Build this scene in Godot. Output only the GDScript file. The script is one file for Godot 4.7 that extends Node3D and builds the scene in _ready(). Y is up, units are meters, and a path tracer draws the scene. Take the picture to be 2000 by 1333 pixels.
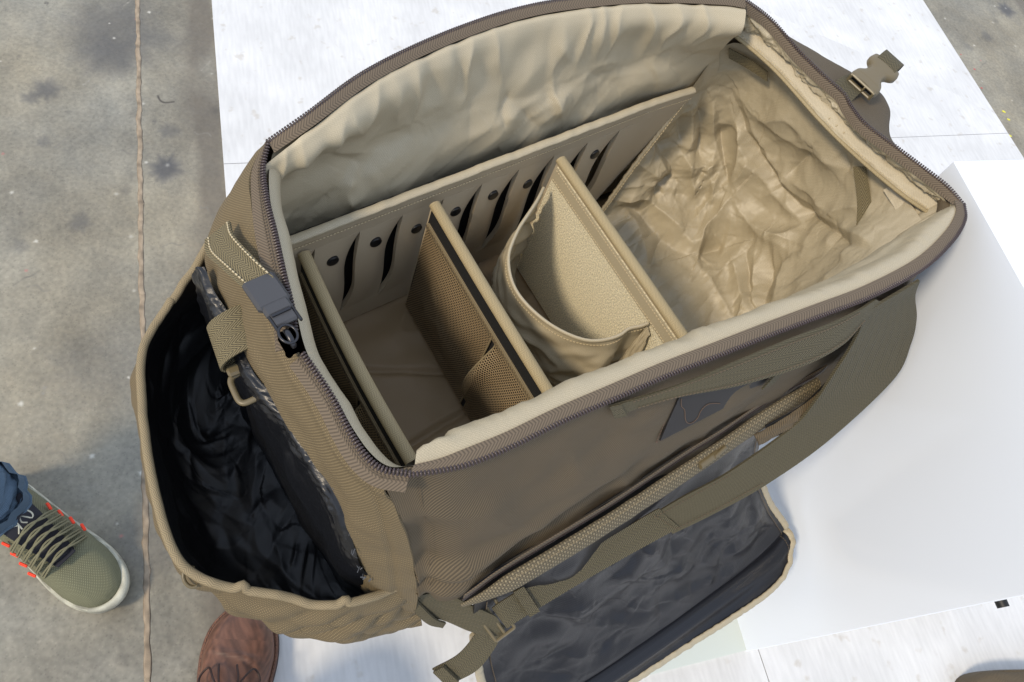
extends Node3D
# An open olive travel bag on a low white plinth, seen from above; painted boards, concrete, two people's shoes.

const BASE := 0.44        # level on which the bag stands
var bag: Node3D
var M := {}
var TX := {}
var n_soft: FastNoiseLite
var n_ridge: FastNoiseLite
var n_cell: FastNoiseLite
var n_fine: FastNoiseLite
var n_split: FastNoiseLite

func _ready():
	# ---------------------------------------------------------------- camera, sky, sun, exposure
	var cam := Camera3D.new(); cam.name = "Camera"
	add_child(cam)
	cam.fov = 48.93
	cam.near = 0.02; cam.far = 60.0
	var R := Vector3(0.9165, 0.0, 0.0)
	R = Vector3(0.91650, 0.40004, 0.0)
	var F := Vector3(0.34730, -0.79568, 0.49627)
	var U := Vector3(0.19853, -0.45483, -0.86818)
	# columns: the camera's right, up and back axes in the place's axes (x right, y up, z towards the photographer)
	cam.transform = Transform3D(Basis(Vector3(R.x, U.x, -F.x), -Vector3(R.y, U.y, -F.y), -Vector3(R.z, U.z, -F.z)).orthonormalized(), Vector3(0, 1.25, 0))
	cam.current = true
	var we := WorldEnvironment.new(); we.name = "Surroundings"
	var env := Environment.new()
	env.background_mode = Environment.BG_SKY
	var sky := Sky.new()
	var sm := ProceduralSkyMaterial.new()
	sm.sky_top_color = Color(0.74, 0.79, 0.87)
	sm.sky_horizon_color = Color(0.84, 0.87, 0.92)
	sm.sky_curve = 0.2
	sm.ground_bottom_color = Color(0.45, 0.45, 0.45)
	sm.ground_horizon_color = Color(0.7, 0.72, 0.75)
	sm.sky_energy_multiplier = 1.2
	sky.sky_material = sm
	env.sky = sky
	env.tonemap_mode = Environment.TONE_MAPPER_LINEAR
	env.tonemap_exposure = 1.12
	env.sdfgi_enabled = true; env.ssao_enabled = true; env.ssil_enabled = true
	we.environment = env
	add_child(we)
	var sun := DirectionalLight3D.new(); sun.name = "Sun"
	sun.light_energy = 0.75
	sun.light_angular_distance = 9.0
	sun.light_color = Color(1.0, 0.93, 0.82)
	sun.shadow_enabled = true
	add_child(sun)
	var dir := Vector3(0.588, -1.0, -0.722).normalized()
	sun.look_at_from_position(Vector3(-2, 3, 2), Vector3(-2, 3, 2) + dir, Vector3.UP)

	make_noise()
	make_textures()
	make_materials()
	# ---------------------------------------------------------------- the setting
	build_ground()
	build_plinths()
	# ---------------------------------------------------------------- the bag
	bag = Node3D.new(); bag.name = "travel_bag"
	add_child(bag)
	bag.position = Vector3(-0.034, BASE, -0.155)
	bag.rotation.y = deg_to_rad(50.84)
	bag.set_meta("label", "large open olive travel bag with khaki lining and padded dividers on low plinth")
	bag.set_meta("category", "bag")
	build_shell()
	build_zipper()
	build_lining()
	build_side_panel()
	build_dividers()
	build_right_end()
	build_end_pocket()
	build_front_pocket()
	build_straps()
	build_buckles()
	# ---------------------------------------------------------------- people and what else stands about
	build_people()
	build_small_things()

# ====================================================================== small helpers
func V(s: float, h: float, t: float) -> Vector3:
	return Vector3(s, h - BASE, t)

func P(a: Array) -> PackedVector3Array:
	var o := PackedVector3Array()
	for i in range(0, a.size(), 3):
		o.append(V(a[i], a[i + 1], a[i + 2]))
	return o

func raw(a: Array) -> PackedVector3Array:
	var o := PackedVector3Array()
	for i in range(0, a.size(), 3):
		o.append(Vector3(a[i], a[i + 1], a[i + 2]))
	return o

func cr(a: Vector3, b: Vector3, c: Vector3, d: Vector3, x: float) -> Vector3:
	return b.cubic_interpolate(c, a, d, x)

func fine_curve(p: PackedVector3Array, k := 12, closed := false) -> PackedVector3Array:
	var o := PackedVector3Array()
	var n := p.size()
	if n < 3 and not closed:
		for i in k + 1:
			o.append(p[0].lerp(p[n - 1], float(i) / k))
		return o
	var last := n if closed else n - 1
	for i in last:
		var a := p[(i - 1 + n) % n] if closed or i > 0 else p[0] * 2.0 - p[1]
		var d := p[(i + 2) % n] if closed or i + 2 < n else p[n - 1] * 2.0 - p[n - 2]
		for j in k:
			o.append(cr(a, p[i], p[(i + 1) % n], d, float(j) / k))
	o.append(p[0] if closed else p[n - 1])
	return o

# n points at equal distances along a smooth curve through p
func along(p: PackedVector3Array, n: int, closed := false) -> PackedVector3Array:
	var f := fine_curve(p, 14, closed)
	return even(f, n)

func even(f: PackedVector3Array, n: int) -> PackedVector3Array:
	var L := PackedFloat32Array(); L.append(0.0)
	for i in range(1, f.size()):
		L.append(L[i - 1] + f[i].distance_to(f[i - 1]))
	var total := L[L.size() - 1]
	var o := PackedVector3Array()
	var k := 0
	for i in n:
		var w := total * i / float(n - 1)
		while k < f.size() - 2 and L[k + 1] < w:
			k += 1
		var seg := L[k + 1] - L[k]
		o.append(f[k].lerp(f[k + 1], clampf((w - L[k]) / seg, 0, 1) if seg > 1e-9 else 0.0))
	return o

func length_of(p: PackedVector3Array) -> float:
	var l := 0.0
	for i in range(1, p.size()):
		l += p[i].distance_to(p[i - 1])
	return l

# a surface through curves (top to bottom), as rows of points
func loft(curves: Array, nu: int, nv: int) -> Array:
	var c := []
	for x in curves:
		c.append(along(x, nu))
	var rows := []
	for i in nv:
		rows.append(PackedVector3Array())
	for j in nu:
		var col := PackedVector3Array()
		for x in c:
			col.append(x[j])
		var e := along(col, nv)
		for i in nv:
			rows[i].append(e[i])
	return rows

func normals_of(rows: Array) -> Array:
	var h := rows.size()
	var w: int = rows[0].size()
	var o := []
	for i in h:
		var r := PackedVector3Array()
		var up: PackedVector3Array = rows[maxi(i - 1, 0)]
		var dn: PackedVector3Array = rows[mini(i + 1, h - 1)]
		var me: PackedVector3Array = rows[i]
		for j in w:
			var du := me[mini(j + 1, w - 1)] - me[maxi(j - 1, 0)]
			var dv := dn[j] - up[j]
			if du.length_squared() < 1e-14 or dv.length_squared() < 1e-14:
				var i2 := clampi(i, 1, h - 2) if h > 2 else i
				var j2 := clampi(j, 1, w - 2) if w > 2 else j
				du = rows[i2][mini(j2 + 1, w - 1)] - rows[i2][maxi(j2 - 1, 0)]
				dv = rows[mini(i2 + 1, h - 1)][j2] - rows[maxi(i2 - 1, 0)][j2]
			r.append(dv.cross(du).normalized())
		o.append(r)
	return o

# move every point along the surface's normal by f(u, v, point)
func ruffle(rows: Array, f: Callable) -> Array:
	var nn := normals_of(rows)
	var h := rows.size()
	var w: int = rows[0].size()
	var o := []
	for i in h:
		var r := PackedVector3Array()
		for j in w:
			var p: Vector3 = rows[i][j]
			var q: Vector3 = nn[i][j]
			var d: float = f.call(j / float(w - 1), i / float(h - 1), p)
			r.append(p + q * d)
		o.append(r)
	return o

func fresh() -> Dictionary:
	return {"v": PackedVector3Array(), "n": PackedVector3Array(), "uv": PackedVector2Array(), "i": PackedInt32Array()}

func put_grid(a: Dictionary, rows: Array, nn = null, flip := false, wrap := false):
	if nn == null:
		nn = normals_of(rows)
		if wrap:
			for i in rows.size():
				var w0: int = rows[0].size()
				var m: Vector3 = (nn[i][0] + nn[i][w0 - 1]).normalized()
				nn[i][0] = m; nn[i][w0 - 1] = m
	var h := rows.size()
	var w: int = rows[0].size()
	var base: int = a.v.size()
	var mid: PackedVector3Array = rows[h / 2]
	var us := PackedFloat32Array(); us.append(0.0)
	for j in range(1, w):
		us.append(us[j - 1] + mid[j].distance_to(mid[j - 1]))
	var vv := 0.0
	for i in h:
		if i > 0:
			vv += (rows[i][w / 2] as Vector3).distance_to(rows[i - 1][w / 2])
		for j in w:
			a.v.append(rows[i][j])
			a.n.append(-nn[i][j] if flip else nn[i][j])
			a.uv.append(Vector2(us[j], vv))
	for i in h - 1:
		for j in w - 1:
			var p := base + i * w + j
			if flip:
				a.i.append_array(PackedInt32Array([p, p + w + 1, p + 1, p, p + w, p + w + 1]))
			else:
				a.i.append_array(PackedInt32Array([p, p + 1, p + w + 1, p, p + w + 1, p + w]))

# a sheet with thickness: front, back and the four edges
func put_sheet(a: Dictionary, rows: Array, th: float):
	var nn := normals_of(rows)
	var back := []
	for i in rows.size():
		var r := PackedVector3Array()
		for j in rows[i].size():
			r.append(rows[i][j] - nn[i][j] * th)
		back.append(r)
	put_grid(a, rows, nn)
	put_grid(a, back, nn, true)
	var h := rows.size()
	var w: int = rows[0].size()
	put_grid(a, [back[0], rows[0]])
	put_grid(a, [rows[h - 1], back[h - 1]])
	var l := PackedVector3Array(); var lb := PackedVector3Array()
	var r2 := PackedVector3Array(); var rb := PackedVector3Array()
	for i in h:
		l.append(rows[i][0]); lb.append(back[i][0])
		r2.append(rows[i][w - 1]); rb.append(back[i][w - 1])
	put_grid(a, [l, lb])
	put_grid(a, [rb, r2])

# tube along a path; flat squashes the section along 'side'
func put_tube(a: Dictionary, path: PackedVector3Array, r: float, seg := 8, squash := 1.0, up := Vector3.UP, closed := false, caps := true, taper = null):
	var n := path.size()
	var rows := []
	var nn := []
	var t0 := Vector3.ZERO
	for i in n:
		var t: Vector3
		if closed:
			t = path[(i + 1) % (n - 1)] - path[(i - 1 + n - 1) % (n - 1)]
		else:
			t = path[mini(i + 1, n - 1)] - path[maxi(i - 1, 0)]
		t = t.normalized()
		if t.length_squared() < 0.5:
			t = t0
		t0 = t
		var s := t.cross(up)
		if s.length_squared() < 1e-6:
			s = t.cross(Vector3(0.3, 0.1, 1))
		s = s.normalized()
		var b := s.cross(t).normalized()
		var rr := r
		if taper != null:
			rr = r * taper.call(i / float(n - 1))
		var row := PackedVector3Array(); var rn := PackedVector3Array()
		for k in seg + 1:
			var g := TAU * k / seg
			row.append(path[i] + s * cos(g) * rr + b * sin(g) * rr * squash)
			rn.append((s * cos(g) * squash + b * sin(g)).normalized())
		rows.append(row); nn.append(rn)
	# check the turn of the faces once
	var q: Vector3 = (rows[mini(1, n - 1)][1] - rows[0][0]).cross(rows[0][1] - rows[0][0])
	var flip := q.dot(nn[0][0]) < 0.0
	if flip:
		for i in n:
			for k in seg + 1:
				nn[i][k] = -nn[i][k]
	put_grid(a, rows, nn, flip)
	if caps and not closed:
		put_cap(a, rows[0], path[0] - path[1]); put_cap(a, rows[n - 1], path[n - 1] - path[n - 2])

func put_cap(a: Dictionary, ring: PackedVector3Array, out: Vector3):
	var c := Vector3.ZERO
	for k in ring.size() - 1:
		c += ring[k]
	c /= ring.size() - 1
	put_fan(a, c, ring, out)

func put_fan(a: Dictionary, c: Vector3, ring: PackedVector3Array, out: Vector3):
	out = out.normalized()
	var base: int = a.v.size()
	a.v.append(c); a.n.append(out); a.uv.append(Vector2.ZERO)
	for p in ring:
		a.v.append(p); a.n.append(out); a.uv.append(Vector2(p.x - c.x, p.z - c.z))
	var q := (ring[1] - c).cross(ring[0] - c)
	for k in ring.size() - 1:
		if q.dot(out) > 0:
			a.i.append_array(PackedInt32Array([base, base + 1 + k, base + 2 + k]))
		else:
			a.i.append_array(PackedInt32Array([base, base + 2 + k, base + 1 + k]))

# flat webbing between two edge curves
func put_webbing(a: Dictionary, e0: PackedVector3Array, e1: PackedVector3Array, n: int, th: float, w := 7):
	var c0 := along(e0, n); var c1 := along(e1, n)
	var rows := []
	for k in w:
		var r := PackedVector3Array()
		for i in n:
			r.append(c0[i].lerp(c1[i], k / float(w - 1)))
		rows.append(r)
	put_sheet(a, rows, th)

func put_box(a: Dictionary, x: Transform3D, size: Vector3, bev := 0.0):
	# box with chamfered edges (through its 24-corner hull: six faces, twelve chamfers, eight corners)
	var h := size * 0.5
	bev = minf(bev, minf(h.x, minf(h.y, h.z)) * 0.9)
	var faces := []
	for ax in 3:
		for sg in [-1.0, 1.0]:
			var q := PackedVector3Array()
			for k in 4:
				var u := -1.0 if k == 0 or k == 3 else 1.0
				var v := -1.0 if k < 2 else 1.0
				var p := Vector3.ZERO
				p[ax] = sg * h[ax]
				p[(ax + 1) % 3] = u * (h[(ax + 1) % 3] - bev)
				p[(ax + 2) % 3] = v * (h[(ax + 2) % 3] - bev)
				q.append(p)
			faces.append(q)
	if bev > 0.0:
		for ax in 3:
			var b := (ax + 1) % 3
			var c := (ax + 2) % 3
			for sb in [-1.0, 1.0]:
				for sc in [-1.0, 1.0]:
					var q := PackedVector3Array()
					for k in 4:
						var p := Vector3.ZERO
						p[ax] = (-1.0 if k == 0 or k == 3 else 1.0) * (h[ax] - bev)
						p[b] = sb * (h[b] - (0.0 if k < 2 else bev))
						p[c] = sc * (h[c] - (bev if k < 2 else 0.0))
						q.append(p)
					faces.append(q)
		for sx in [-1.0, 1.0]:
			for sy in [-1.0, 1.0]:
				for sz in [-1.0, 1.0]:
					var g := Vector3(sx, sy, sz)
					faces.append(PackedVector3Array([g * Vector3(h.x, h.y - bev, h.z - bev), g * Vector3(h.x - bev, h.y, h.z - bev), g * Vector3(h.x - bev, h.y - bev, h.z)]))
	for q in faces:
		var nrm: Vector3 = (q[2] - q[0]).cross(q[1] - q[0]).normalized()
		var mid: Vector3 = (q[0] + q[1] + q[2]) / 3.0
		var rev := nrm.dot(mid) < 0
		if rev:
			nrm = -nrm
		var base: int = a.v.size()
		for p in q:
			a.v.append(x * p); a.n.append((x.basis * nrm).normalized())
			a.uv.append(Vector2(p.x + p.y * 0.3, p.z + p.y))
		for k in q.size() - 2:
			if rev:
				a.i.append_array(PackedInt32Array([base, base + k + 2, base + k + 1]))
			else:
				a.i.append_array(PackedInt32Array([base, base + k + 1, base + k + 2]))

# short thread stitches along a path
func put_stitches(a: Dictionary, path: PackedVector3Array, up: Vector3, pitch := 0.0036, long := 0.0024, thick := 0.0007):
	var n := int(length_of(path) / pitch)
	if n < 2:
		return
	var p := even(path, n)
	for i in n - 1:
		var t := (p[i + 1] - p[i]).normalized()
		var s := t.cross(up).normalized()
		var b := s.cross(t)
		put_box(a, Transform3D(Basis(t, b, s), p[i] + t * pitch * 0.5), Vector3(long, thick, thick * 1.2), thick * 0.3)

func commit(called: String, a: Dictionary, mat: Material, parent: Node, kind := "") -> MeshInstance3D:
	var arr := []
	arr.resize(Mesh.ARRAY_MAX)
	arr[Mesh.ARRAY_VERTEX] = a.v
	arr[Mesh.ARRAY_NORMAL] = a.n
	arr[Mesh.ARRAY_TEX_UV] = a.uv
	arr[Mesh.ARRAY_INDEX] = a.i
	var m := ArrayMesh.new()
	m.add_surface_from_arrays(Mesh.PRIMITIVE_TRIANGLES, arr)
	var o := MeshInstance3D.new()
	o.name = called
	o.mesh = m
	o.material_override = mat
	parent.add_child(o, true)
	if kind:
		o.set_meta("kind", kind)
	return o

func tag(o: Node, label: String, category: String, group := ""):
	o.set_meta("label", label); o.set_meta("category", category)
	if group:
		o.set_meta("group", group)

func shift(p: PackedVector3Array, d: Vector3) -> PackedVector3Array:
	var o := PackedVector3Array()
	for q in p:
		o.append(q + d)
	return o

# a curve moved inwards (to the right of its direction of travel, seen from above with s right and t down) and up
func inset(p: PackedVector3Array, d: float, dh: float) -> PackedVector3Array:
	var o := PackedVector3Array()
	var n := p.size()
	for i in n:
		var t := p[mini(i + 1, n - 1)] - p[maxi(i - 1, 0)]
		t.y = 0
		t = t.normalized()
		o.append(p[i] + Vector3(t.z, 0, -t.x) * d + Vector3(0, dh, 0))
	return o

func rev(p: PackedVector3Array) -> PackedVector3Array:
	var q := p.duplicate()
	q.reverse()
	return q

func bump(x: float, c: float, w: float) -> float:
	var d := (x - c) / w
	return exp(-d * d)

# ====================================================================== noises, textures, materials
func noise(kind: int, freq: float, seed_: int, oct := 3) -> FastNoiseLite:
	var n := FastNoiseLite.new()
	n.noise_type = kind
	n.seed = seed_
	n.frequency = freq
	n.fractal_type = FastNoiseLite.FRACTAL_FBM if oct > 1 else FastNoiseLite.FRACTAL_NONE
	n.fractal_octaves = oct
	return n

func make_noise():
	n_soft = noise(FastNoiseLite.TYPE_SIMPLEX_SMOOTH, 1.0, 11, 2)
	n_fine = noise(FastNoiseLite.TYPE_SIMPLEX_SMOOTH, 1.0, 37, 4)
	n_ridge = noise(FastNoiseLite.TYPE_SIMPLEX_SMOOTH, 1.0, 5, 1)
	n_cell = noise(FastNoiseLite.TYPE_CELLULAR, 1.0, 23, 1)
	n_cell.cellular_return_type = FastNoiseLite.RETURN_DISTANCE
	n_cell.cellular_distance_function = FastNoiseLite.DISTANCE_EUCLIDEAN
	n_cell.cellular_jitter = 1.0
	n_split = noise(FastNoiseLite.TYPE_CELLULAR, 1.0, 41, 1)
	n_split.cellular_return_type = FastNoiseLite.RETURN_DISTANCE2_SUB
	n_split.cellular_distance_function = FastNoiseLite.DISTANCE_EUCLIDEAN
	n_split.cellular_jitter = 1.0

# sharp-edged folds of thin cloth, about -1 .. 1
func crease(x: float, y: float) -> float:
	var wx := x + 0.35 * n_soft.get_noise_2d(x * 0.7 + 9.0, y * 0.7)
	var wy := y + 0.35 * n_soft.get_noise_2d(x * 0.7, y * 0.7 + 31.0)
	var a := 1.0 - 2.2 * absf(n_ridge.get_noise_2d(wx, wy))
	var b := 1.0 - 2.2 * absf(n_ridge.get_noise_2d(wx * 1.9 + 40.0, wy * 1.9))
	var c := n_cell.get_noise_2d(wx * 1.3, wy * 1.3)
	return a * 0.55 + b * 0.3 + c * 0.5

# one family of long folds that run across the direction 'ang'
func fold(x: float, y: float, ang: float, stretch: float, seed_: float) -> float:
	var c := cos(ang); var d := sin(ang)
	var px := x * c + y * d; var py := -x * d + y * c
	px += 0.22 * n_soft.get_noise_2d(px * 0.8 + seed_, py * 0.8)
	return 1.0 - 2.6 * absf(n_ridge.get_noise_2d(px + seed_ * 3.1, py * stretch + seed_))

func silk(x: float, y: float, turn := 0.0) -> float:
	var a := fold(x, y, 0.3 + turn, 0.28, 3.0)
	var b := fold(x, y, 1.3 + turn, 0.33, 17.0)
	var c := fold(x * 1.7, y * 1.7, -0.6 + turn, 0.4, 29.0)
	var m := clampf(0.5 + 1.3 * n_soft.get_noise_2d(x * 0.9 + 60.0, y * 0.9), 0, 1)
	return lerpf(a, b, m) + 0.4 * c * m

# flat facets between straight creases, as in crushed nylon
func facet(x: float, y: float, seed_: float) -> float:
	var o := 0.0
	for i in 6:
		var a := 0.9 + i * 2.399 + seed_
		var f := 0.62 + 0.37 * fposmod(i * 0.618 + seed_ * 0.37, 1.0)
		var v := (x * cos(a) + y * sin(a)) * f + seed_ * 1.7 + i * 0.31
		v += 0.09 * n_soft.get_noise_2d(x * 0.9 + i * 13.0, y * 0.9 + seed_)
		var t := absf(fposmod(v, 1.0) - 0.5) * 4.0 - 1.0
		o += t * smoothstep(-0.15, 0.35, n_ridge.get_noise_2d(x * 0.55 + i * 31.0, y * 0.55 + seed_ * 9.0))
	return o * 0.5

# crushed cloth: flat-sided pleats that meet in straight ridges and valleys, about -1 .. 1
func crush(x: float, y: float, seed_: float) -> float:
	var wx := x + 0.10 * n_soft.get_noise_2d(x * 1.3 + seed_, y * 1.3) + seed_ * 7.3
	var wy := y + 0.10 * n_soft.get_noise_2d(x * 1.3, y * 1.3 + seed_) - seed_ * 3.1
	var a := n_split.get_noise_2d(wx, wy) + 0.6
	var b := n_split.get_noise_2d(wx * 0.8 + 57.0, wy * 1.25) + 0.6
	return a - b + 0.7 * (a if n_soft.get_noise_2d(x * 0.7, y * 0.7 + seed_) > 0.0 else 0.0)

func tex(size: int, f: Callable) -> Image:
	var im := Image.create(size, size, false, Image.FORMAT_RGBA8)
	for y in size:
		for x in size:
			im.set_pixel(x, y, f.call(x / float(size), y / float(size)))
	return im

func pair(name: String, size: int, height: Callable, dark: float, bump_scale: float):
	# a grey weave picture (0 .. 1 height turned into tone) and its relief
	var im := Image.create(size, size, false, Image.FORMAT_RGBA8)
	var hm := Image.create(size, size, false, Image.FORMAT_RGBA8)
	for y in size:
		for x in size:
			var h: float = clampf(height.call(x / float(size), y / float(size)), 0, 1)
			var g := lerpf(dark, 1.0, h)
			im.set_pixel(x, y, Color(g, g, g))
			hm.set_pixel(x, y, Color(h, h, h))
	hm.bump_map_to_normal_map(bump_scale)
	TX[name] = ImageTexture.create_from_image(im)
	TX[name + "_n"] = ImageTexture.create_from_image(hm)

func make_textures():
	# plain basket weave of heavy yarn, 8 x 8 yarns a tile
	pair("canvas", 128, func(u, v):
		var x: float = u * 8.0; var y: float = v * 8.0
		var over := (int(x) + int(y)) % 2 == 0
		var fx := absf(fposmod(x, 1.0) - 0.5) * 2.0
		var fy := absf(fposmod(y, 1.0) - 0.5) * 2.0
		return (1.0 - (fy if over else fx) ** 2 * 0.9) * (0.95 - 0.35 * (fx if over else fy) ** 2) * (1.0 if over else 0.55), 0.42, 3.0)
	# fine twill: diagonal ribs
	pair("twill", 128, func(u, v):
		var d := fposmod((u + v) * 8.0, 1.0)
		var k := 1.0 - absf(d - 0.5) * 2.0
		var cross := 0.5 + 0.5 * sin((u - v) * TAU * 16.0)
		return 0.05 + 0.75 * k + 0.2 * cross, 0.5, 2.2)
	# thin nylon: fine diagonal weave with uneven threads
	var ny := noise(FastNoiseLite.TYPE_SIMPLEX_SMOOTH, 0.10, 19, 2).get_seamless_image(256, 256)
	pair("nylon", 256, func(u, v):
		var a := absf(fposmod((u + v) * 16.0, 1.0) - 0.5) * 2.0
		var b := 0.5 + 0.5 * sin((u - v) * TAU * 16.0)
		var p: float = ny.get_pixel(int(u * 255), int(v * 255)).r
		return 0.25 + 0.35 * a + 0.15 * b + 0.5 * (p - 0.4), 0.76, 1.2)
	# webbing: ribs across with a herringbone turn in the middle; u along, v across
	pair("web", 128, func(u, v):
		var m := absf(fposmod(v * 2.0, 1.0) - 0.5) * 2.0
		var d := fposmod(u * 6.0 + m * 3.0, 1.0)
		var y := 0.5 + 0.5 * sin(v * TAU * 14.0)
		return 0.05 + 0.75 * (1.0 - absf(d - 0.5) * 2.0) + 0.2 * y, 0.34, 2.6)
	# chevrons of the zip tape
	pair("chevron", 128, func(u, v):
		var m := absf(fposmod(v, 1.0) - 0.5) * 2.0
		var d := fposmod(u * 5.0 + m * 2.0, 1.0)
		return 0.1 + 0.9 * sqrt(1.0 - absf(d - 0.5) * 2.0), 0.55, 2.4)
	# looped felt
	var nf := noise(FastNoiseLite.TYPE_SIMPLEX_SMOOTH, 0.16, 3, 3)
	var nimg := nf.get_seamless_image(256, 256)
	pair("felt", 256, func(u, v):
		return nimg.get_pixel(int(u * 255), int(v * 255)).r * 1.5 - 0.25, 0.66, 3.0)
	# brushed foam-backed fabric
	pair("brushed", 128, func(u, v):
		var p := nimg.get_pixel(int(u * 255), int(v * 255)).r
		return p * 0.7 + 0.15 + 0.1 * sin(v * TAU * 20.0), 0.86, 1.0)
	# coated ripstop
	pair("ripstop", 128, func(u, v):
		var a := 1.0 if fposmod(u * 4.0, 1.0) < 0.2 else 0.0
		var b := 1.0 if fposmod(v * 6.0, 1.0) < 0.3 else 0.0
		return 0.4 + 0.3 * maxf(a, b) + 0.2 * nimg.get_pixel(int(u * 255), int(v * 255)).r, 0.85, 1.2)
	# leather grain
	var nl := noise(FastNoiseLite.TYPE_CELLULAR, 0.12, 8, 2)
	nl.cellular_return_type = FastNoiseLite.RETURN_DISTANCE2_SUB
	var limg := nl.get_seamless_image(256, 256)
	pair("grain", 256, func(u, v): return 0.4 + 0.6 * limg.get_pixel(int(u * 255), int(v * 255)).r, 0.8, 1.0)
	pair("mottle", 256, func(u, v):
		var b := n_soft.get_noise_2d(sin(u * TAU) * 1.3 + 5.0, cos(u * TAU) * 1.3 + v * 5.0)
		return 0.55 + 0.55 * b + 0.35 * (limg.get_pixel(int(fposmod(u * 3.0, 1.0) * 255), int(fposmod(v * 3.0, 1.0) * 255)).r - 0.5), 0.62, 1.0)
	# net: holes in a hexagonal order
	var net := Image.create(128, 128, false, Image.FORMAT_RGBA8)
	for y in 128:
		for x in 128:
			var u := x / 128.0 * 4.0
			var v := y / 128.0 * 4.0
			var row := int(v)
			var fu := fposmod(u + (0.5 if row % 2 == 1 else 0.0), 1.0) - 0.5
			var fv := fposmod(v, 1.0) - 0.5
			var d := sqrt(fu * fu + fv * fv * 0.9)
			var g := clampf(0.75 + (d - 0.42) * 1.2, 0.5, 1.0)
			net.set_pixel(x, y, Color(g, g, g, 0.0 if d < 0.34 else 1.0))
	TX["net"] = ImageTexture.create_from_image(net)
	# denim
	pair("denim", 128, func(u, v):
		var d := fposmod((u + v) * 12.0, 1.0)
		return 0.35 + 0.4 * (1.0 - absf(d - 0.5) * 2.0) + 0.5 * (nimg.get_pixel(int(fposmod(u * 0.5, 1.0) * 255), int(v * 255)).r - 0.4), 0.5, 1.6)

func cloth(color: Color, key: String, tile: float, rough := 0.8, depth := 1.0, sheen := 0.0) -> StandardMaterial3D:
	var m := StandardMaterial3D.new()
	m.albedo_color = color
	m.roughness = rough
	if key:
		m.albedo_texture = TX[key]
		if TX.has(key + "_n"):
			m.normal_enabled = true
			m.normal_texture = TX[key + "_n"]
			m.normal_scale = depth
		m.uv1_scale = Vector3(1.0 / tile, 1.0 / tile, 1)
	if sheen > 0.0:
		m.rim_enabled = true; m.rim = sheen; m.rim_tint = 0.5
	return m

func plain(color: Color, rough := 0.5, metal := 0.0) -> StandardMaterial3D:
	var m := StandardMaterial3D.new()
	m.albedo_color = color
	m.roughness = rough
	m.metallic = metal
	return m

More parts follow.
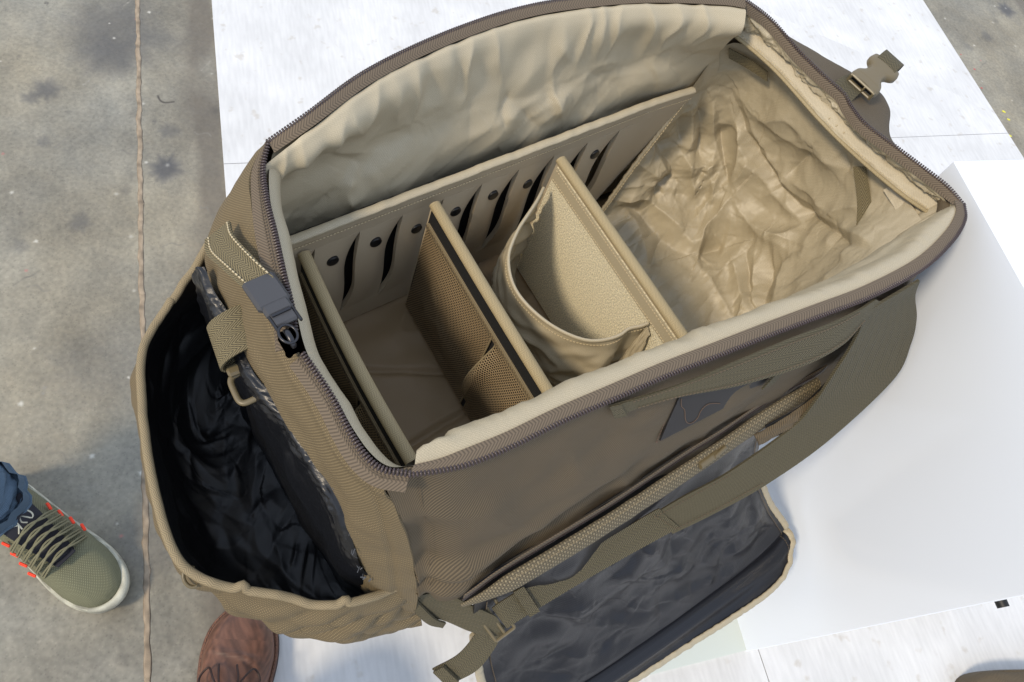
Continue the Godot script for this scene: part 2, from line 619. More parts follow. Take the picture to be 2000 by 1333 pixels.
func make_materials():
	M.canvas = cloth(Color(0.60, 0.525, 0.385), "canvas", 0.0122, 0.78, 0.8)
	M.canvas_dark = cloth(Color(0.455, 0.395, 0.30), "twill", 0.0225, 0.8, 0.8)
	M.ripweave = cloth(Color(0.45, 0.41, 0.33), "nylon", 0.02, 0.7, 1.0)
	M.lining = cloth(Color(0.735, 0.685, 0.575), "nylon", 0.034, 0.44, 0.8)
	M.lining_soft = cloth(Color(0.765, 0.715, 0.605), "nylon", 0.034, 0.55, 0.8)
	M.foam = cloth(Color(0.715, 0.655, 0.55), "brushed", 0.03, 0.85, 0.6, 0.25)
	M.floor_cloth = cloth(Color(0.62, 0.53, 0.40), "nylon", 0.022, 0.6, 0.8)
	M.felt = cloth(Color(1.0, 0.955, 0.82), "felt", 0.085, 0.95, 0.8, 0.3)
	M.binding = cloth(Color(0.70, 0.63, 0.48), "chevron", 0.009, 0.75, 0.9)
	M.binding_dark = cloth(Color(0.60, 0.535, 0.41), "chevron", 0.010, 0.75, 1.0)
	M.spacer = cloth(Color(0.60, 0.545, 0.43), "canvas", 0.022, 0.8, 1.4)
	M.tape = cloth(Color(0.44, 0.385, 0.315), "chevron", 0.0145, 0.8, 1.0)
	M.teeth = plain(Color(0.23, 0.185, 0.18), 0.3)
	M.web = cloth(Color(0.47, 0.435, 0.325), "web", 0.022, 0.75, 1.6)
	M.web_khaki = cloth(Color(0.60, 0.545, 0.40), "web", 0.022, 0.75, 1.6)
	M.black_lining = cloth(Color(0.085, 0.09, 0.105), "ripstop", 0.02, 0.34, 0.5)
	M.black_deep = cloth(Color(0.06, 0.062, 0.07), "nylon", 0.02, 0.52, 0.4)
	M.flap_lining = cloth(Color(0.09, 0.095, 0.12), "ripstop", 0.018, 0.33, 1.0)
	M["flap_lining"].metallic_specular = 0.42
	M.loop_black = cloth(Color(0.07, 0.07, 0.075), "felt", 0.02, 0.9, 0.8)
	var nm := cloth(Color(0.68, 0.59, 0.45), "net", 0.0112, 0.7)
	nm.transparency = BaseMaterial3D.TRANSPARENCY_ALPHA_SCISSOR
	nm.alpha_scissor_threshold = 0.5
	nm.cull_mode = BaseMaterial3D.CULL_DISABLED
	M.net = nm
	M.snap = plain(Color(0.07, 0.075, 0.085), 0.35)
	M.rubber = plain(Color(0.24, 0.24, 0.25), 0.5)
	M.metal = plain(Color(0.25, 0.25, 0.26), 0.32, 0.85)
	M.steel = plain(Color(0.55, 0.54, 0.5), 0.35, 0.9)
	M.plastic = plain(Color(0.41, 0.365, 0.265), 0.38)
	M.patch = cloth(Color(0.13, 0.12, 0.125), "grain", 0.02, 0.6, 0.25)
	M.thread = plain(Color(0.74, 0.68, 0.55), 0.8)
	M.thread_dark = plain(Color(0.36, 0.31, 0.24), 0.8)
	M.thread_brown = plain(Color(0.38, 0.31, 0.26), 0.8)
	M.white = plain(Color(0.88, 0.905, 0.94), 0.12)
	M.knob = plain(Color(0.05, 0.05, 0.05), 0.5)
	M.mesh_knit = cloth(Color(0.62, 0.62, 0.49), "canvas", 0.013, 0.85, 0.9)
	M.sole = cloth(Color(0.86, 0.85, 0.77), "mottle", 0.25, 0.65, 0.2)
	M.orange = plain(Color(0.95, 0.25, 0.12), 0.6)
	M.navy = cloth(Color(0.17, 0.17, 0.21), "twill", 0.008, 0.8, 0.6)
	M.lace = cloth(Color(0.66, 0.64, 0.50), "canvas", 0.006, 0.8, 0.6)
	M.leather = cloth(Color(0.50, 0.345, 0.27), "mottle", 0.12, 0.5, 0.25)
	M.leather_dark = cloth(Color(0.20, 0.11, 0.08), "grain", 0.02, 0.5, 0.3)
	M.denim = cloth(Color(0.37, 0.46, 0.54), "denim", 0.03, 0.9, 0.8)
	M.trouser = cloth(Color(0.15, 0.16, 0.2), "denim", 0.02, 0.9, 0.8)

# ====================================================================== the ground
const OIL := [[-0.755, -0.760, 0.026, 0.75], [-0.800, -0.845, 0.018, 0.4], [-1.048, -0.816, 0.022, 0.5], [-1.059, -0.785, 0.014, 0.4], [-0.975, -0.706, 0.012, 0.3], [-1.032, -1.025, 0.085, 0.42], [-1.000, -0.960, 0.05, 0.3], [-0.812, -0.579, 0.018, 0.35], [-0.866, -0.492, 0.012, 0.2], [-0.385, -0.130, 0.05, 0.22], [-0.62, -0.35, 0.07, 0.15]]

func build_ground():
	# concrete as one sheet; its stains, scuffs and flecks of paint are in the picture computed here
	var N := 1024
	var x0 := -1.35; var z0 := -1.40; var span := 1.75
	var big := noise(FastNoiseLite.TYPE_SIMPLEX_SMOOTH, 1.0, 71, 4)
	var grit := noise(FastNoiseLite.TYPE_SIMPLEX_SMOOTH, 90.0, 72, 3)
	var streak := noise(FastNoiseLite.TYPE_SIMPLEX_SMOOTH, 1.0, 73, 3)
	var im := Image.create(N, N, false, Image.FORMAT_RGBA8)
	var dx := 0.5515; var dz := 0.834          # the way the joint runs
	for y in N:
		for x in N:
			var wx := x0 + span * x / N
			var wz := z0 + span * y / N
			var al := wx * dx + wz * dz
			var ac := wx * dz - wz * dx
			var b := big.get_noise_2d(wx * 3.0, wz * 3.0)
			var s := streak.get_noise_2d(ac * 26.0, al * 7.0)
			var s2 := streak.get_noise_2d(ac * 6.0 + 50.0, al * 22.0)
			var g := grit.get_noise_2d(wx, wz)
			var mot := big.get_noise_2d(wx * 11.0 + 3.0, wz * 11.0)
			var t := 0.495 + 0.085 * b + 0.014 * s + 0.045 * mot + 0.05 * g + (0.04 if hash(x * 7919 + y * 104729) % 37 == 0 else 0.0) - (0.06 if hash(x * 31 + y * 15731) % 31 == 0 else 0.0)
			var warm := 0.5 + 0.5 * big.get_noise_2d(wx * 2.1 + 20.0, wz * 2.1 + 7.0)
			var c := Color(t * lerpf(1.0, 1.07, warm), t, t * lerpf(0.95, 0.84, warm))
			# darker, browner wear beside the painted boards
			var band := bump(ac, -0.132, 0.040) * (0.6 + 0.8 * streak.get_noise_2d(ac * 9.0, al * 3.0))
			c = c.lerp(Color(0.36, 0.33, 0.29), clampf(band, 0, 0.6))
			im.set_pixel(x, y, c)
	var rng := RandomNumberGenerator.new(); rng.seed = 5
	var dab := func(wx: float, wz: float, r: float, col: Color, soft: float, amount: float):
		var px := (wx - x0) / span * N; var pz := (wz - z0) / span * N
		var pr := r / span * N
		var m := int(pr * 1.6) + 2
		for yy in range(int(pz) - m, int(pz) + m + 1):
			for xx in range(int(px) - m, int(px) + m + 1):
				if xx < 0 or yy < 0 or xx >= N or yy >= N:
					continue
				var a := atan2(yy - pz, xx - px)
				var d := Vector2(xx - px, yy - pz).length() / maxf(pr, 0.8)
				d *= 1.0 + 0.22 * big.get_noise_2d(cos(a) * 1.4 + wx * 37.0, sin(a) * 1.4 + wz * 31.0) * 2.0
				var k := clampf((1.0 - d) / soft + 0.5, 0, 1) * amount
				if k > 0.0:
					im.set_pixel(xx, yy, im.get_pixel(xx, yy).lerp(col, k))
	# the oil spots and paint stains of the photograph
	for q in OIL:
		dab.call(q[0], q[1], q[2], Color(0.27, 0.27, 0.28), 0.9, q[3])
	for i in 150:
		var wx := rng.randf_range(-1.7, 0.0); var wz := rng.randf_range(-1.9, 0.3)
		dab.call(wx, wz, rng.randf_range(0.0012, 0.0036), Color(0.82, 0.81, 0.77), 1.2, rng.randf_range(0.3, 0.9))
	for i in 60:
		var wx := rng.randf_range(-1.7, 0.0); var wz := rng.randf_range(-1.9, 0.3)
		dab.call(wx, wz, rng.randf_range(0.003, 0.012), Color(0.25, 0.24, 0.23), 1.3, rng.randf_range(0.08, 0.3))
	for i in 14:
		dab.call(rng.randf_range(-1.6, -0.2), rng.randf_range(-1.6, 0.2), 0.0025, Color(0.7, 0.42, 0.4), 1.2, 0.6)
	for i in 70:
		var wx := rng.randf_range(-1.2, -0.1); var wz := rng.randf_range(-1.35, 0.3)
		var a := rng.randf() * TAU; var l := rng.randf_range(0.01, 0.05)
		var tone := rng.randf_range(0.34, 0.62)
		for k in 24:
			dab.call(wx + cos(a) * l * k / 24.0, wz + sin(a) * l * k / 24.0 + 0.004 * sin(k * 0.3), 0.0009, Color(tone, tone * 0.97, tone * 0.9), 1.5, 0.35)
	for k in 30:
		var g := k / 29.0 * 2.6
		dab.call(-0.868 + 0.035 * (g / 2.6), -0.912 + 0.010 * sin(g * 1.3), 0.0016, Color(0.24, 0.22, 0.2), 1.4, 0.6)
	var mat := StandardMaterial3D.new()
	mat.albedo_texture = ImageTexture.create_from_image(im)
	mat.roughness = 0.62
	var relief := noise(FastNoiseLite.TYPE_SIMPLEX_SMOOTH, 0.05, 74, 4).get_seamless_image(512, 512)
	relief.convert(Image.FORMAT_RGBA8)
	relief.bump_map_to_normal_map(2.0)
	mat.normal_enabled = true
	mat.normal_texture = ImageTexture.create_from_image(relief)
	mat.normal_scale = 0.5
	mat.uv1_scale = Vector3(1.0 / span, 1.0 / span, 1)
	mat.uv1_offset = Vector3(-x0 / span, -z0 / span, 0)
	var a := fresh()
	flat(a, Vector3(-16, 0, -16), Vector3(16, 0, 16))
	var fl := commit("concrete_floor", a, mat, self, "structure")
	fl.set_meta("label", "stained grey concrete floor around the white boards")
	for q in [[0.905, -2.15, 0.004, 1], [0.93, -2.08, 0.004, 1], [1.00, -2.02, 0.007, 0], [1.015, -1.995, 0.006, 0], [0.972, -1.975, 0.006, 0], [1.02, -1.93, 0.007, 0], [0.86, -2.19, 0.003, 1]]:
		var fk := fresh()
		var rg := PackedVector3Array()
		for k in 13:
			var g := TAU * k / 12.0
			var rr: float = q[2] * (0.7 + 0.5 * absf(n_soft.get_noise_2d(cos(g) * 2.0 + q[0] * 40.0, sin(g) * 2.0)))
			rg.append(Vector3(q[0] + cos(g) * rr, 0.0006, q[1] + sin(g) * rr * 0.7))
		rg[12] = rg[0]
		put_fan(fk, Vector3(q[0], 0.0012, q[1]), rg, Vector3.UP)
		commit("paint_fleck", fk, plain(Color(0.85, 0.82, 0.25) if q[3] == 0 else Color(0.75, 0.25, 0.27), 0.6), fl)
	# filled joint: a ragged low rib of tan mortar
	var path := PackedVector3Array()
	for i in 220:
		var k := i / 219.0
		var p := Vector3(-1.34, 0, -1.56).lerp(Vector3(0.0, 0, 0.46), k)
		path.append(p + Vector3(dz, 0, -dx) * (0.0028 * n_fine.get_noise_1d(i * 0.21) ))
	var j := fresh()
	put_tube(j, path, 0.0047, 6, 0.12, Vector3.UP, false, true, func(u): return 1.0 + 0.45 * n_fine.get_noise_1d(u * 90.0))
	var jm := cloth(Color(0.70, 0.63, 0.54), "mottle", 0.16, 0.95, 1.0)
	commit("joint_filler", j, jm, fl)

	# white painted boards, laid on the concrete
	var bm := StandardMaterial3D.new()
	var pimg := Image.create(1024, 1024, false, Image.FORMAT_RGBA8)
	var brush := noise(FastNoiseLite.TYPE_SIMPLEX_SMOOTH, 1.0, 81, 4)
	for y in 1024:
		for x in 1024:
			var wx := -0.9 + 2.2 * x / 1024.0
			var wz := -2.0 + 2.4 * y / 1024.0
			var al := wx * dx + wz * dz
			var ac := wx * dz - wz * dx
			var v := 0.815 + 0.035 * brush.get_noise_2d(al * 14.0, ac * 110.0) + 0.05 * brush.get_noise_2d(wx * 5.0, wz * 5.0)
			var dirt := brush.get_noise_2d(wx * 22.0 + 5.0, wz * 22.0)
			var c := Color(v, v * 1.0, v * 0.995)
			if dirt > 0.42:
				c = c.lerp(Color(0.66, 0.62, 0.56), clampf((dirt - 0.42) * 1.5, 0, 0.35))
			pimg.set_pixel(x, y, c)
	bm.albedo_texture = ImageTexture.create_from_image(pimg)
	bm.uv1_scale = Vector3(1.0 / 2.2, 1.0 / 2.4, 1)
	bm.uv1_offset = Vector3(0.9 / 2.2, 2.0 / 2.4, 0)
	bm.roughness = 0.55
	var la := Vector2(-0.924, -1.208); var lb := Vector2(-0.193, -0.106)
	var u := (lb - la).normalized()
	var nrm := Vector2(-u.y, u.x) * -1.0       # towards the other edge
	var wide := absf((Vector2(0.725, -2.365) - la).dot(nrm))
	# boards meet along a seam across the platform and one along it
	var s1 := (Vector2(0.996, -1.922) - la).dot(u)
	var m1 := (Vector2(0.601, -0.334) - la).dot(nrm)
	var lay := [[-2.2, s1, 0.0, wide], [s1, s1 + 2.4, 0.0, m1], [s1, s1 + 2.4, m1, wide]]
	for k in 3:
		var b := fresh()
		var q := []
		var L: Array = lay[k]
		var g := 0.0008
		for c in [[L[0] + g, L[2] + g], [L[1] - g, L[2] + g], [L[1] - g, L[3] - g], [L[0] + g, L[3] - g]]:
			var w: Vector2 = la + u * c[0] + nrm * c[1]
			q.append(Vector3(w.x, 0.004, w.y))
		slab(b, q, 0.004)
		var bo := commit("floor_board", b, bm, self, "structure")
		bo.set_meta("label", ["white painted floor board beyond the bag", "white painted floor board under the bag", "white painted floor board right of the plinth's foot"][k])

func flat(a: Dictionary, lo: Vector3, hi: Vector3):
	var base: int = a.v.size()
	for p in [Vector3(lo.x, lo.y, lo.z), Vector3(hi.x, lo.y, lo.z), Vector3(hi.x, lo.y, hi.z), Vector3(lo.x, lo.y, hi.z)]:
		a.v.append(p); a.n.append(Vector3.UP); a.uv.append(Vector2(p.x, p.z))
	a.i.append_array(PackedInt32Array([base, base + 1, base + 2, base, base + 2, base + 3]))

# a flat slab from four top corners
func slab(a: Dictionary, q: Array, th: float):
	var base: int = a.v.size()
	for p in q:
		a.v.append(p); a.n.append(Vector3.UP); a.uv.append(Vector2(p.x, p.z))
	var up: bool = (q[2] - q[0]).cross(q[1] - q[0]).y > 0
	a.i.append_array(PackedInt32Array([base, base + 1, base + 2, base, base + 2, base + 3]) if up else PackedInt32Array([base, base + 2, base + 1, base, base + 3, base + 2]))
	for k in 4:
		var p0: Vector3 = q[k]; var p1: Vector3 = q[(k + 1) % 4]
		var d := Vector3(0, -th, 0)
		var rows := [PackedVector3Array([p0, p1]), PackedVector3Array([p0 + d, p1 + d])]
		if up:
			rows = [PackedVector3Array([p1, p0]), PackedVector3Array([p1 + d, p0 + d])]
		put_grid(a, rows)

func build_plinths():
	var u := Vector3(0.53, 0, 0.848); var n := Vector3(0.848, 0, -0.53)
	var near := Vector3(0.566, 0, -0.344)
	var ln := 0.415
	var t := Node3D.new(); t.name = "display_plinth"
	add_child(t)
	t.position = near
	t.transform.basis = Basis(n, Vector3.UP, u)
	tag(t, "tall white laminate plinth standing right of the bag", "plinth")
	var a := fresh()
	put_box(a, Transform3D(Basis(), Vector3(0.21, 0.375, -ln / 2)), Vector3(0.42, 0.75, ln), 0.0012)
	var wm: StandardMaterial3D = M.white
	commit("carcass", a, wm, t)
	var k := fresh()
	put_tube(k, raw([0.012, 0.548, -0.002, 0.012, 0.548, 0.007]), 0.006, 14, 1.0, Vector3.UP)
	commit("door_knob", k, M.knob, t)
	# the low one under the bag, hidden by it
	var b := fresh()
	var lo := Node3D.new(); lo.name = "low_plinth"
	add_child(lo)
	lo.position = Vector3(-0.034, 0, -0.155)
	lo.rotation.y = deg_to_rad(50.84)
	put_box(b, Transform3D(Basis(), Vector3(0.31, 0.218, -0.17)), Vector3(0.40, 0.436, 0.18), 0.002)
	commit("carcass", b, wm, lo)
	tag(lo, "low white plinth that carries the bag", "plinth")
	# a thin white panel lying against the tall plinth
	var c := fresh()
	slab(c, [Vector3(0.40, 0.008, -0.236), Vector3(0.565, 0.008, -0.346), Vector3(0.45, 0.008, -0.53), Vector3(0.285, 0.008, -0.42)], 0.004)
	var w := commit("white_panel", c, plain(Color(0.78, 0.81, 0.79), 0.4), self)
	tag(w, "thin white panel lying flat at the foot of the plinth", "panel")

# ====================================================================== the bag's outside
var RF: PackedVector3Array
var RR: PackedVector3Array
var RB: PackedVector3Array
var RL1: PackedVector3Array
var RL2: PackedVector3Array

func rim_curves():
	RF = P([.006, .749, .003, .026, .75, .010, .048, .75, .015, .081, .75, .017, .125, .75, .017, .171, .75, .019, .220, .75, .021, .272, .75, .025, .326, .75, .029, .384, .75, .034, .446, .75, .039, .519, .75, .038, .576, .75, .027, .609, .75, .014, .623, .75, 0.0])
	RR = P([.623, .75, 0, .624, .75, -.024, .615, .75, -.055, .603, .75, -.092, .596, .748, -.124, .603, .744, -.150, .604, .747, -.167, .595, .75, -.192, .588, .752, -.230, .580, .758, -.275, .553, .77, -.301])
	RB = P([.553, .77, -.301, .524, .77, -.315, .439, .77, -.342, .352, .77, -.356, .293, .77, -.358, .234, .77, -.352, .175, .77, -.341, .119, .77, -.325, .064, .765, -.304, .028, .75, -.300])
	RL1 = P([.028, .75, -.300, .015, .745, -.280, .006, .745, -.25, 0, .745, -.22, -.008, .745, -.183, -.015, .745, -.148, -.024, .745, -.120])
	RL2 = P([-.022, .745, -.112, -.020, .745, -.099, -.017, .745, -.071, -.017, .745, -.046, -.015, .746, -.024, -.009, .747, -.009, .006, .749, .003])

func rim_t(s: float) -> float:
	for i in RF.size() - 1:
		if s <= RF[i + 1].x:
			return lerpf(RF[i].z, RF[i + 1].z, clampf((s - RF[i].x) / (RF[i + 1].x - RF[i].x), 0, 1))
	return RF[RF.size() - 1].z

# how far the front stands out at a place along the bag and a level
func front_t(s: float, h: float) -> float:
	var zt := lerpf(0.074, 0.061, clampf(s / 0.5, 0, 1))
	var ks := [0.44, 0.50, 0.55, 0.59, 0.65, 0.70, 0.745]
	var r := rim_t(s)
	var ts := [0.070, 0.074, zt - 0.001, zt - 0.003, lerpf(zt, r, 0.34), lerpf(zt, r, 0.72), r - 0.0015]
	var t: float = ts[6]
	if h <= ks[0]:
		t = ts[0]
	else:
		for i in 6:
			if h <= ks[i + 1]:
				var x: float = (h - ks[i]) / (ks[i + 1] - ks[i])
				t = cubic_interpolate(ts[i], ts[i + 1], ts[maxi(i - 1, 0)], ts[mini(i + 2, 6)], x)
				break
	# rounded ends: the sides meet the end panels
	var e := smoothstep(0.0, 0.04, s - table(K_H, K_S, h))
	if e < 1.0:
		t = lerpf(table(K_H, K_T, h), t, e)
	e = smoothstep(0.0, 0.05, table(K_H, E_S, h) - s)
	if e < 1.0:
		t = lerpf(table(K_H, E_T, h), t, e)
	return t

# the front corners of the bag: levels, and the place of the left (K) and right (E) corner there
const K_H := [0.44, 0.55, 0.60, 0.65, 0.70, 0.746]
const K_S := [0.006, 0.003, 0.002, 0.0, -0.004, -0.012]
const K_T := [0.066, 0.060, 0.050, 0.036, 0.018, -0.004]
const E_S := [0.595, 0.605, 0.602, 0.590, 0.580, 0.626]
const E_T := [0.052, 0.054, 0.050, 0.036, 0.014, -0.001]

func table(xs: Array, ys: Array, x: float) -> float:
	for i in xs.size() - 1:
		if x <= xs[i + 1]:
			return lerpf(ys[i], ys[i + 1], clampf((x - xs[i]) / (xs[i + 1] - xs[i]), 0, 1))
	return ys[ys.size() - 1]

func build_shell():
	rim_curves()
	# front
	var rows := []
	var NV := 70; var NU := 200
	for i in NV:
		var v := i / float(NV - 1)
		var h := lerpf(0.746, 0.44, v)
		var r := PackedVector3Array()
		for j in NU:
			var s := lerpf(table(K_H, K_S, h), table(K_H, E_S, h), j / float(NU - 1))
			r.append(V(s, h, front_t(s, h)))
		rows.append(r)
	rows = ruffle(rows, func(u, v, p):
		var s: float = p.x
		var h: float = p.y + BASE
		var d := 0.0040 * n_soft.get_noise_2d(s * 9.0, h * 14.0) * clampf(v * 6.0, 0, 1)
		d += 0.0022 * fold(s * 11.0, h * 11.0, 0.9, 0.3, 12.0) * clampf(v * 6.0, 0, 1)
		# slack folds running in from the lower left corner
		var l := clampf((0.26 - s) / 0.26, 0, 1)
		d += 0.012 * l * bump(h, 0.612 + s * 0.10, 0.010)
		d -= 0.014 * l * bump(h, 0.590 + s * 0.12, 0.009)
		d += 0.007 * l * bump(h, 0.570 + s * 0.05, 0.009)
		d -= 0.006 * l * bump(s, 0.012, 0.008) * clampf((0.72 - h) * 8.0, 0, 1)
		return d)
	var a := fresh()
	put_sheet(a, rows, 0.0018)
	commit("front_panel", a, M.canvas_dark, bag)
	# left end: bulges out between the zip and the pocket behind
	var KFL := P([-.012, .742, -.006, -.004, .70, .018, .0, .65, .036, .002, .60, .050, .003, .55, .060, .006, .44, .066])
	var c1 := P([.026, .746, -.304, .004, .740, -.283, -.006, .738, -.252, -.014, .737, -.205, -.022, .737, -.150, -.024, .737, -.108, -.023, .738, -.060, -.021, .740, -.022, -.012, .742, -.006])
	var c2 := P([.012, .71, -.316, -.014, .706, -.290, -.030, .704, -.258, -.036, .705, -.21, -.040, .705, -.15, -.038, .70, -.10, -.034, .70, -.05, -.027, .70, -.012, -.004, .70, .018])
	var c3 := P([.000, .65, -.322, -.044, .65, -.284, -.050, .65, -.22, -.052, .65, -.15, -.046, .65, -.09, -.036, .65, -.03, -.030, .65, .003, .0, .65, .036])
	var c4 := P([-.005, .55, -.322, -.044, .55, -.29, -.046, .55, -.22, -.046, .55, -.15, -.044, .55, -.09, -.042, .55, -.03, -.030, .55, .03, .003, .55, .060])
	var c5 := P([-.005, .44, -.322, -.040, .44, -.29, -.042, .44, -.22, -.042, .44, -.15, -.042, .44, -.09, -.040, .44, -.03, -.028, .44, .035, .006, .44, .066])
	rows = loft([c1, c2, c3, c4, c5], 130, 60)
	rows = ruffle(rows, func(u, v, p):
		var d := 0.0028 * n_soft.get_noise_2d(p.z * 16.0, p.y * 12.0)
		d += 0.004 * crease(p.z * 9.0 + 3.0, p.y * 16.0) * clampf(v * 4.0, 0, 1) * clampf((1.0 - u) * 6.0, 0, 1) * 0.6
		# cord piped under the cloth beside the zip, and a seam along the corner
		d += 0.0035 * bump(v, 0.055, 0.022) * clampf(u * 5.0 - 1.2, 0, 1)
		d -= 0.0025 * bump(u, 0.955, 0.006)
		return d)
	a = fresh()
	put_sheet(a, rows, 0.0018)
	commit("left_end_panel", a, M.canvas, bag)
	# right end
	var r1 := P([.626, .746, .000, .628, .746, -.03, .615, .746, -.07, .606, .744, -.115, .609, .742, -.150, .606, .744, -.18, .598, .748, -.225, .586, .754, -.28, .556, .766, -.304])
	var r2 := P([.582, .70, .014, .648, .708, -.018, .668, .70, -.07, .668, .705, -.115, .700, .706, -.150, .705, .706, -.18, .672, .71, -.225, .620, .71, -.28, .58, .71, -.315])
	var r3 := P([.602, .60, .050, .605, .60, -.005, .640, .60, -.06, .680, .60, -.115, .712, .61, -.150, .715, .61, -.18, .69, .61, -.225, .64, .60, -.29, .59, .60, -.325])
	var r4 := P([.595, .44, .052, .61, .44, -.01, .62, .44, -.07, .66, .44, -.115, .66, .44, -.150, .66, .44, -.18, .66, .44, -.225, .64, .44, -.29, .59, .44, -.325])
	rows = loft([r1, r2, r3, r4], 110, 50)
	rows = ruffle(rows, func(u, v, p): return 0.003 * n_soft.get_noise_2d(p.z * 14.0, p.y * 12.0) * clampf(v * 5.0, 0, 1))
	a = fresh()
	put_sheet(a, rows, 0.0018)
	commit("right_end_panel", a, M.canvas_dark, bag)
	# back
	var b1 := P([.556, .766, -.304, .439, .766, -.344, .352, .766, -.358, .234, .766, -.354, .119, .766, -.327, .026, .746, -.302])
	var b2 := P([.58, .70, -.315, .44, .70, -.335, .35, .70, -.345, .234, .70, -.343, .119, .70, -.330, .010, .70, -.307])
	var b3 := P([.59, .60, -.325, .44, .60, -.330, .35, .60, -.332, .234, .60, -.331, .119, .60, -.330, .000, .60, -.320])
	var b4 := P([.59, .44, -.325, .44, .44, -.330, .35, .44, -.332, .234, .44, -.331, .119, .44, -.330, -.005, .44, -.322])
	rows = loft([b1, b2, b3, b4], 120, 40)
	rows = ruffle(rows, func(u, v, p): return 0.003 * n_soft.get_noise_2d(p.x * 12.0, p.y * 12.0) * clampf(v * 5.0, 0, 1))
	a = fresh()
	put_sheet(a, rows, 0.0018)
	commit("back_panel", a, M.canvas_dark, bag)
	# underside
	a = fresh()
	rows = loft([P([-.04, .442, -.31, .3, .442, -.332, .64, .442, -.31]), P([-.04, .442, -.12, .3, .442, -.12, .63, .442, -.12]), P([-.02, .442, .05, .3, .442, .069, .50, .442, .05])], 20, 12)
	put_sheet(a, rows, 0.003)
	commit("base_panel", a, M.canvas_dark, bag)
	# logo patch on the front with its stitched outline of a horned skull
	a = fresh()
	rows = []
	for i in 12:
		var r := PackedVector3Array()
		var h := lerpf(0.718, 0.659, i / 11.0)
		for j in 30:
			var s := lerpf(0.236 + 0.010 * (1.0 - i / 11.0), 0.352 + 0.03 * (1.0 - i / 11.0), j / 29.0)
			r.append(V(s, h, front_t(s, h) + 0.0032))
		rows.append(r)
	put_sheet(a, rows, 0.0016)
	var pt := commit("logo_patch", a, M.patch, bag)
	a = fresh()
	for line in [[.247, .709, .250, .698, .256, .689, .260, .676, .265, .667, .272, .663, .277, .667, .278, .676, .284, .681, .294, .677, .302, .672], [.320, .706, .326, .699, .334, .696, .344, .697]]:
		var c := PackedVector3Array()
		for i in range(0, line.size(), 2):
			c.append(V(line[i], line[i + 1], front_t(line[i], line[i + 1]) + 0.0036))
		put_stitches(a, along(c, 80), Vector3(0, 0.4, 1), 0.0022, 0.0019, 0.0007)
	commit("stitched_emblem", a, M.thread_brown, pt, "stuff")
	a = fresh()
	for line in [[.2335, .655, .354, .655], [.2335, .655, .244, .72]]:
		var c := PackedVector3Array()
		for i in 40:
			var s: float = lerpf(line[0], line[2], i / 39.0)
			var h: float = lerpf(line[1], line[3], i / 39.0)
			c.append(V(s, h, front_t(s, h) + 0.0012))
		put_stitches(a, c, Vector3(0, 0.4, 1), 0.0034, 0.0024, 0.0007)
	commit("stitching", a, M.thread_brown, pt, "stuff")
	a = fresh()
	# seam beside the corner
	var c := PackedVector3Array()
	for i in 40:
		var h := lerpf(0.735, 0.57, i / 39.0)
		c.append(V(0.013, h, front_t(0.013, h) + 0.0005))
	put_stitches(a, c, Vector3(0, 0.4, 1), 0.0034, 0.0024, 0.0005)
	commit("corner_stitching", a, M.thread_dark, bag, "stuff")

# ====================================================================== the main zip
func zip_run(ta: Dictionary, te: Dictionary, st: Dictionary, A: PackedVector3Array, B: PackedVector3Array, tooth := 0.0040, pitch := 0.0026):
	var n := int(length_of(fine_curve(A)) / 0.004)
	var ca := along(A, n); var cb := along(B, n)
	var rows := []
	for k in 6:
		var r := PackedVector3Array()
		for i in n:
			r.append(ca[i].lerp(cb[i], k / 5.0) + Vector3(0, 0.0008 * sin(k / 5.0 * PI), 0))
		rows.append(r)
	put_sheet(ta, rows, 0.0010)
	var m := int(length_of(ca) / pitch)
	var pa := even(ca, m); var pb := even(cb, m)
	for i in m:
		var t := (pa[mini(i + 1, m - 1)] - pa[maxi(i - 1, 0)]).normalized()
		var s := (pb[i] - pa[i])
		s = (s - t * s.dot(t)).normalized()
		var u := t.cross(s).normalized()
		if u.y < 0:
			u = -u
		# each tooth: a rounded bar across the edge
		var path := PackedVector3Array([pa[i] - s * tooth * 0.62 - u * 0.0004, pa[i] - s * tooth * 0.5 + u * 0.0010, pa[i] - s * tooth * 0.05 + u * 0.0012, pa[i] + s * tooth * 0.5 + u * 0.0007])
		put_tube(te, path, 0.00084, 6, 1.15, t, false, true, func(w): return 0.75 + 0.5 * sin(w * PI))
	# two rows of stitching that hold the coil
	for k in [0.30, 0.42]:
		var q := PackedVector3Array()
		for i in n:
			q.append(ca[i].lerp(cb[i], k) + Vector3(0, 0.0012, 0))
		put_stitches(st, q, Vector3.UP, 0.0029, 0.0017, 0.0007)

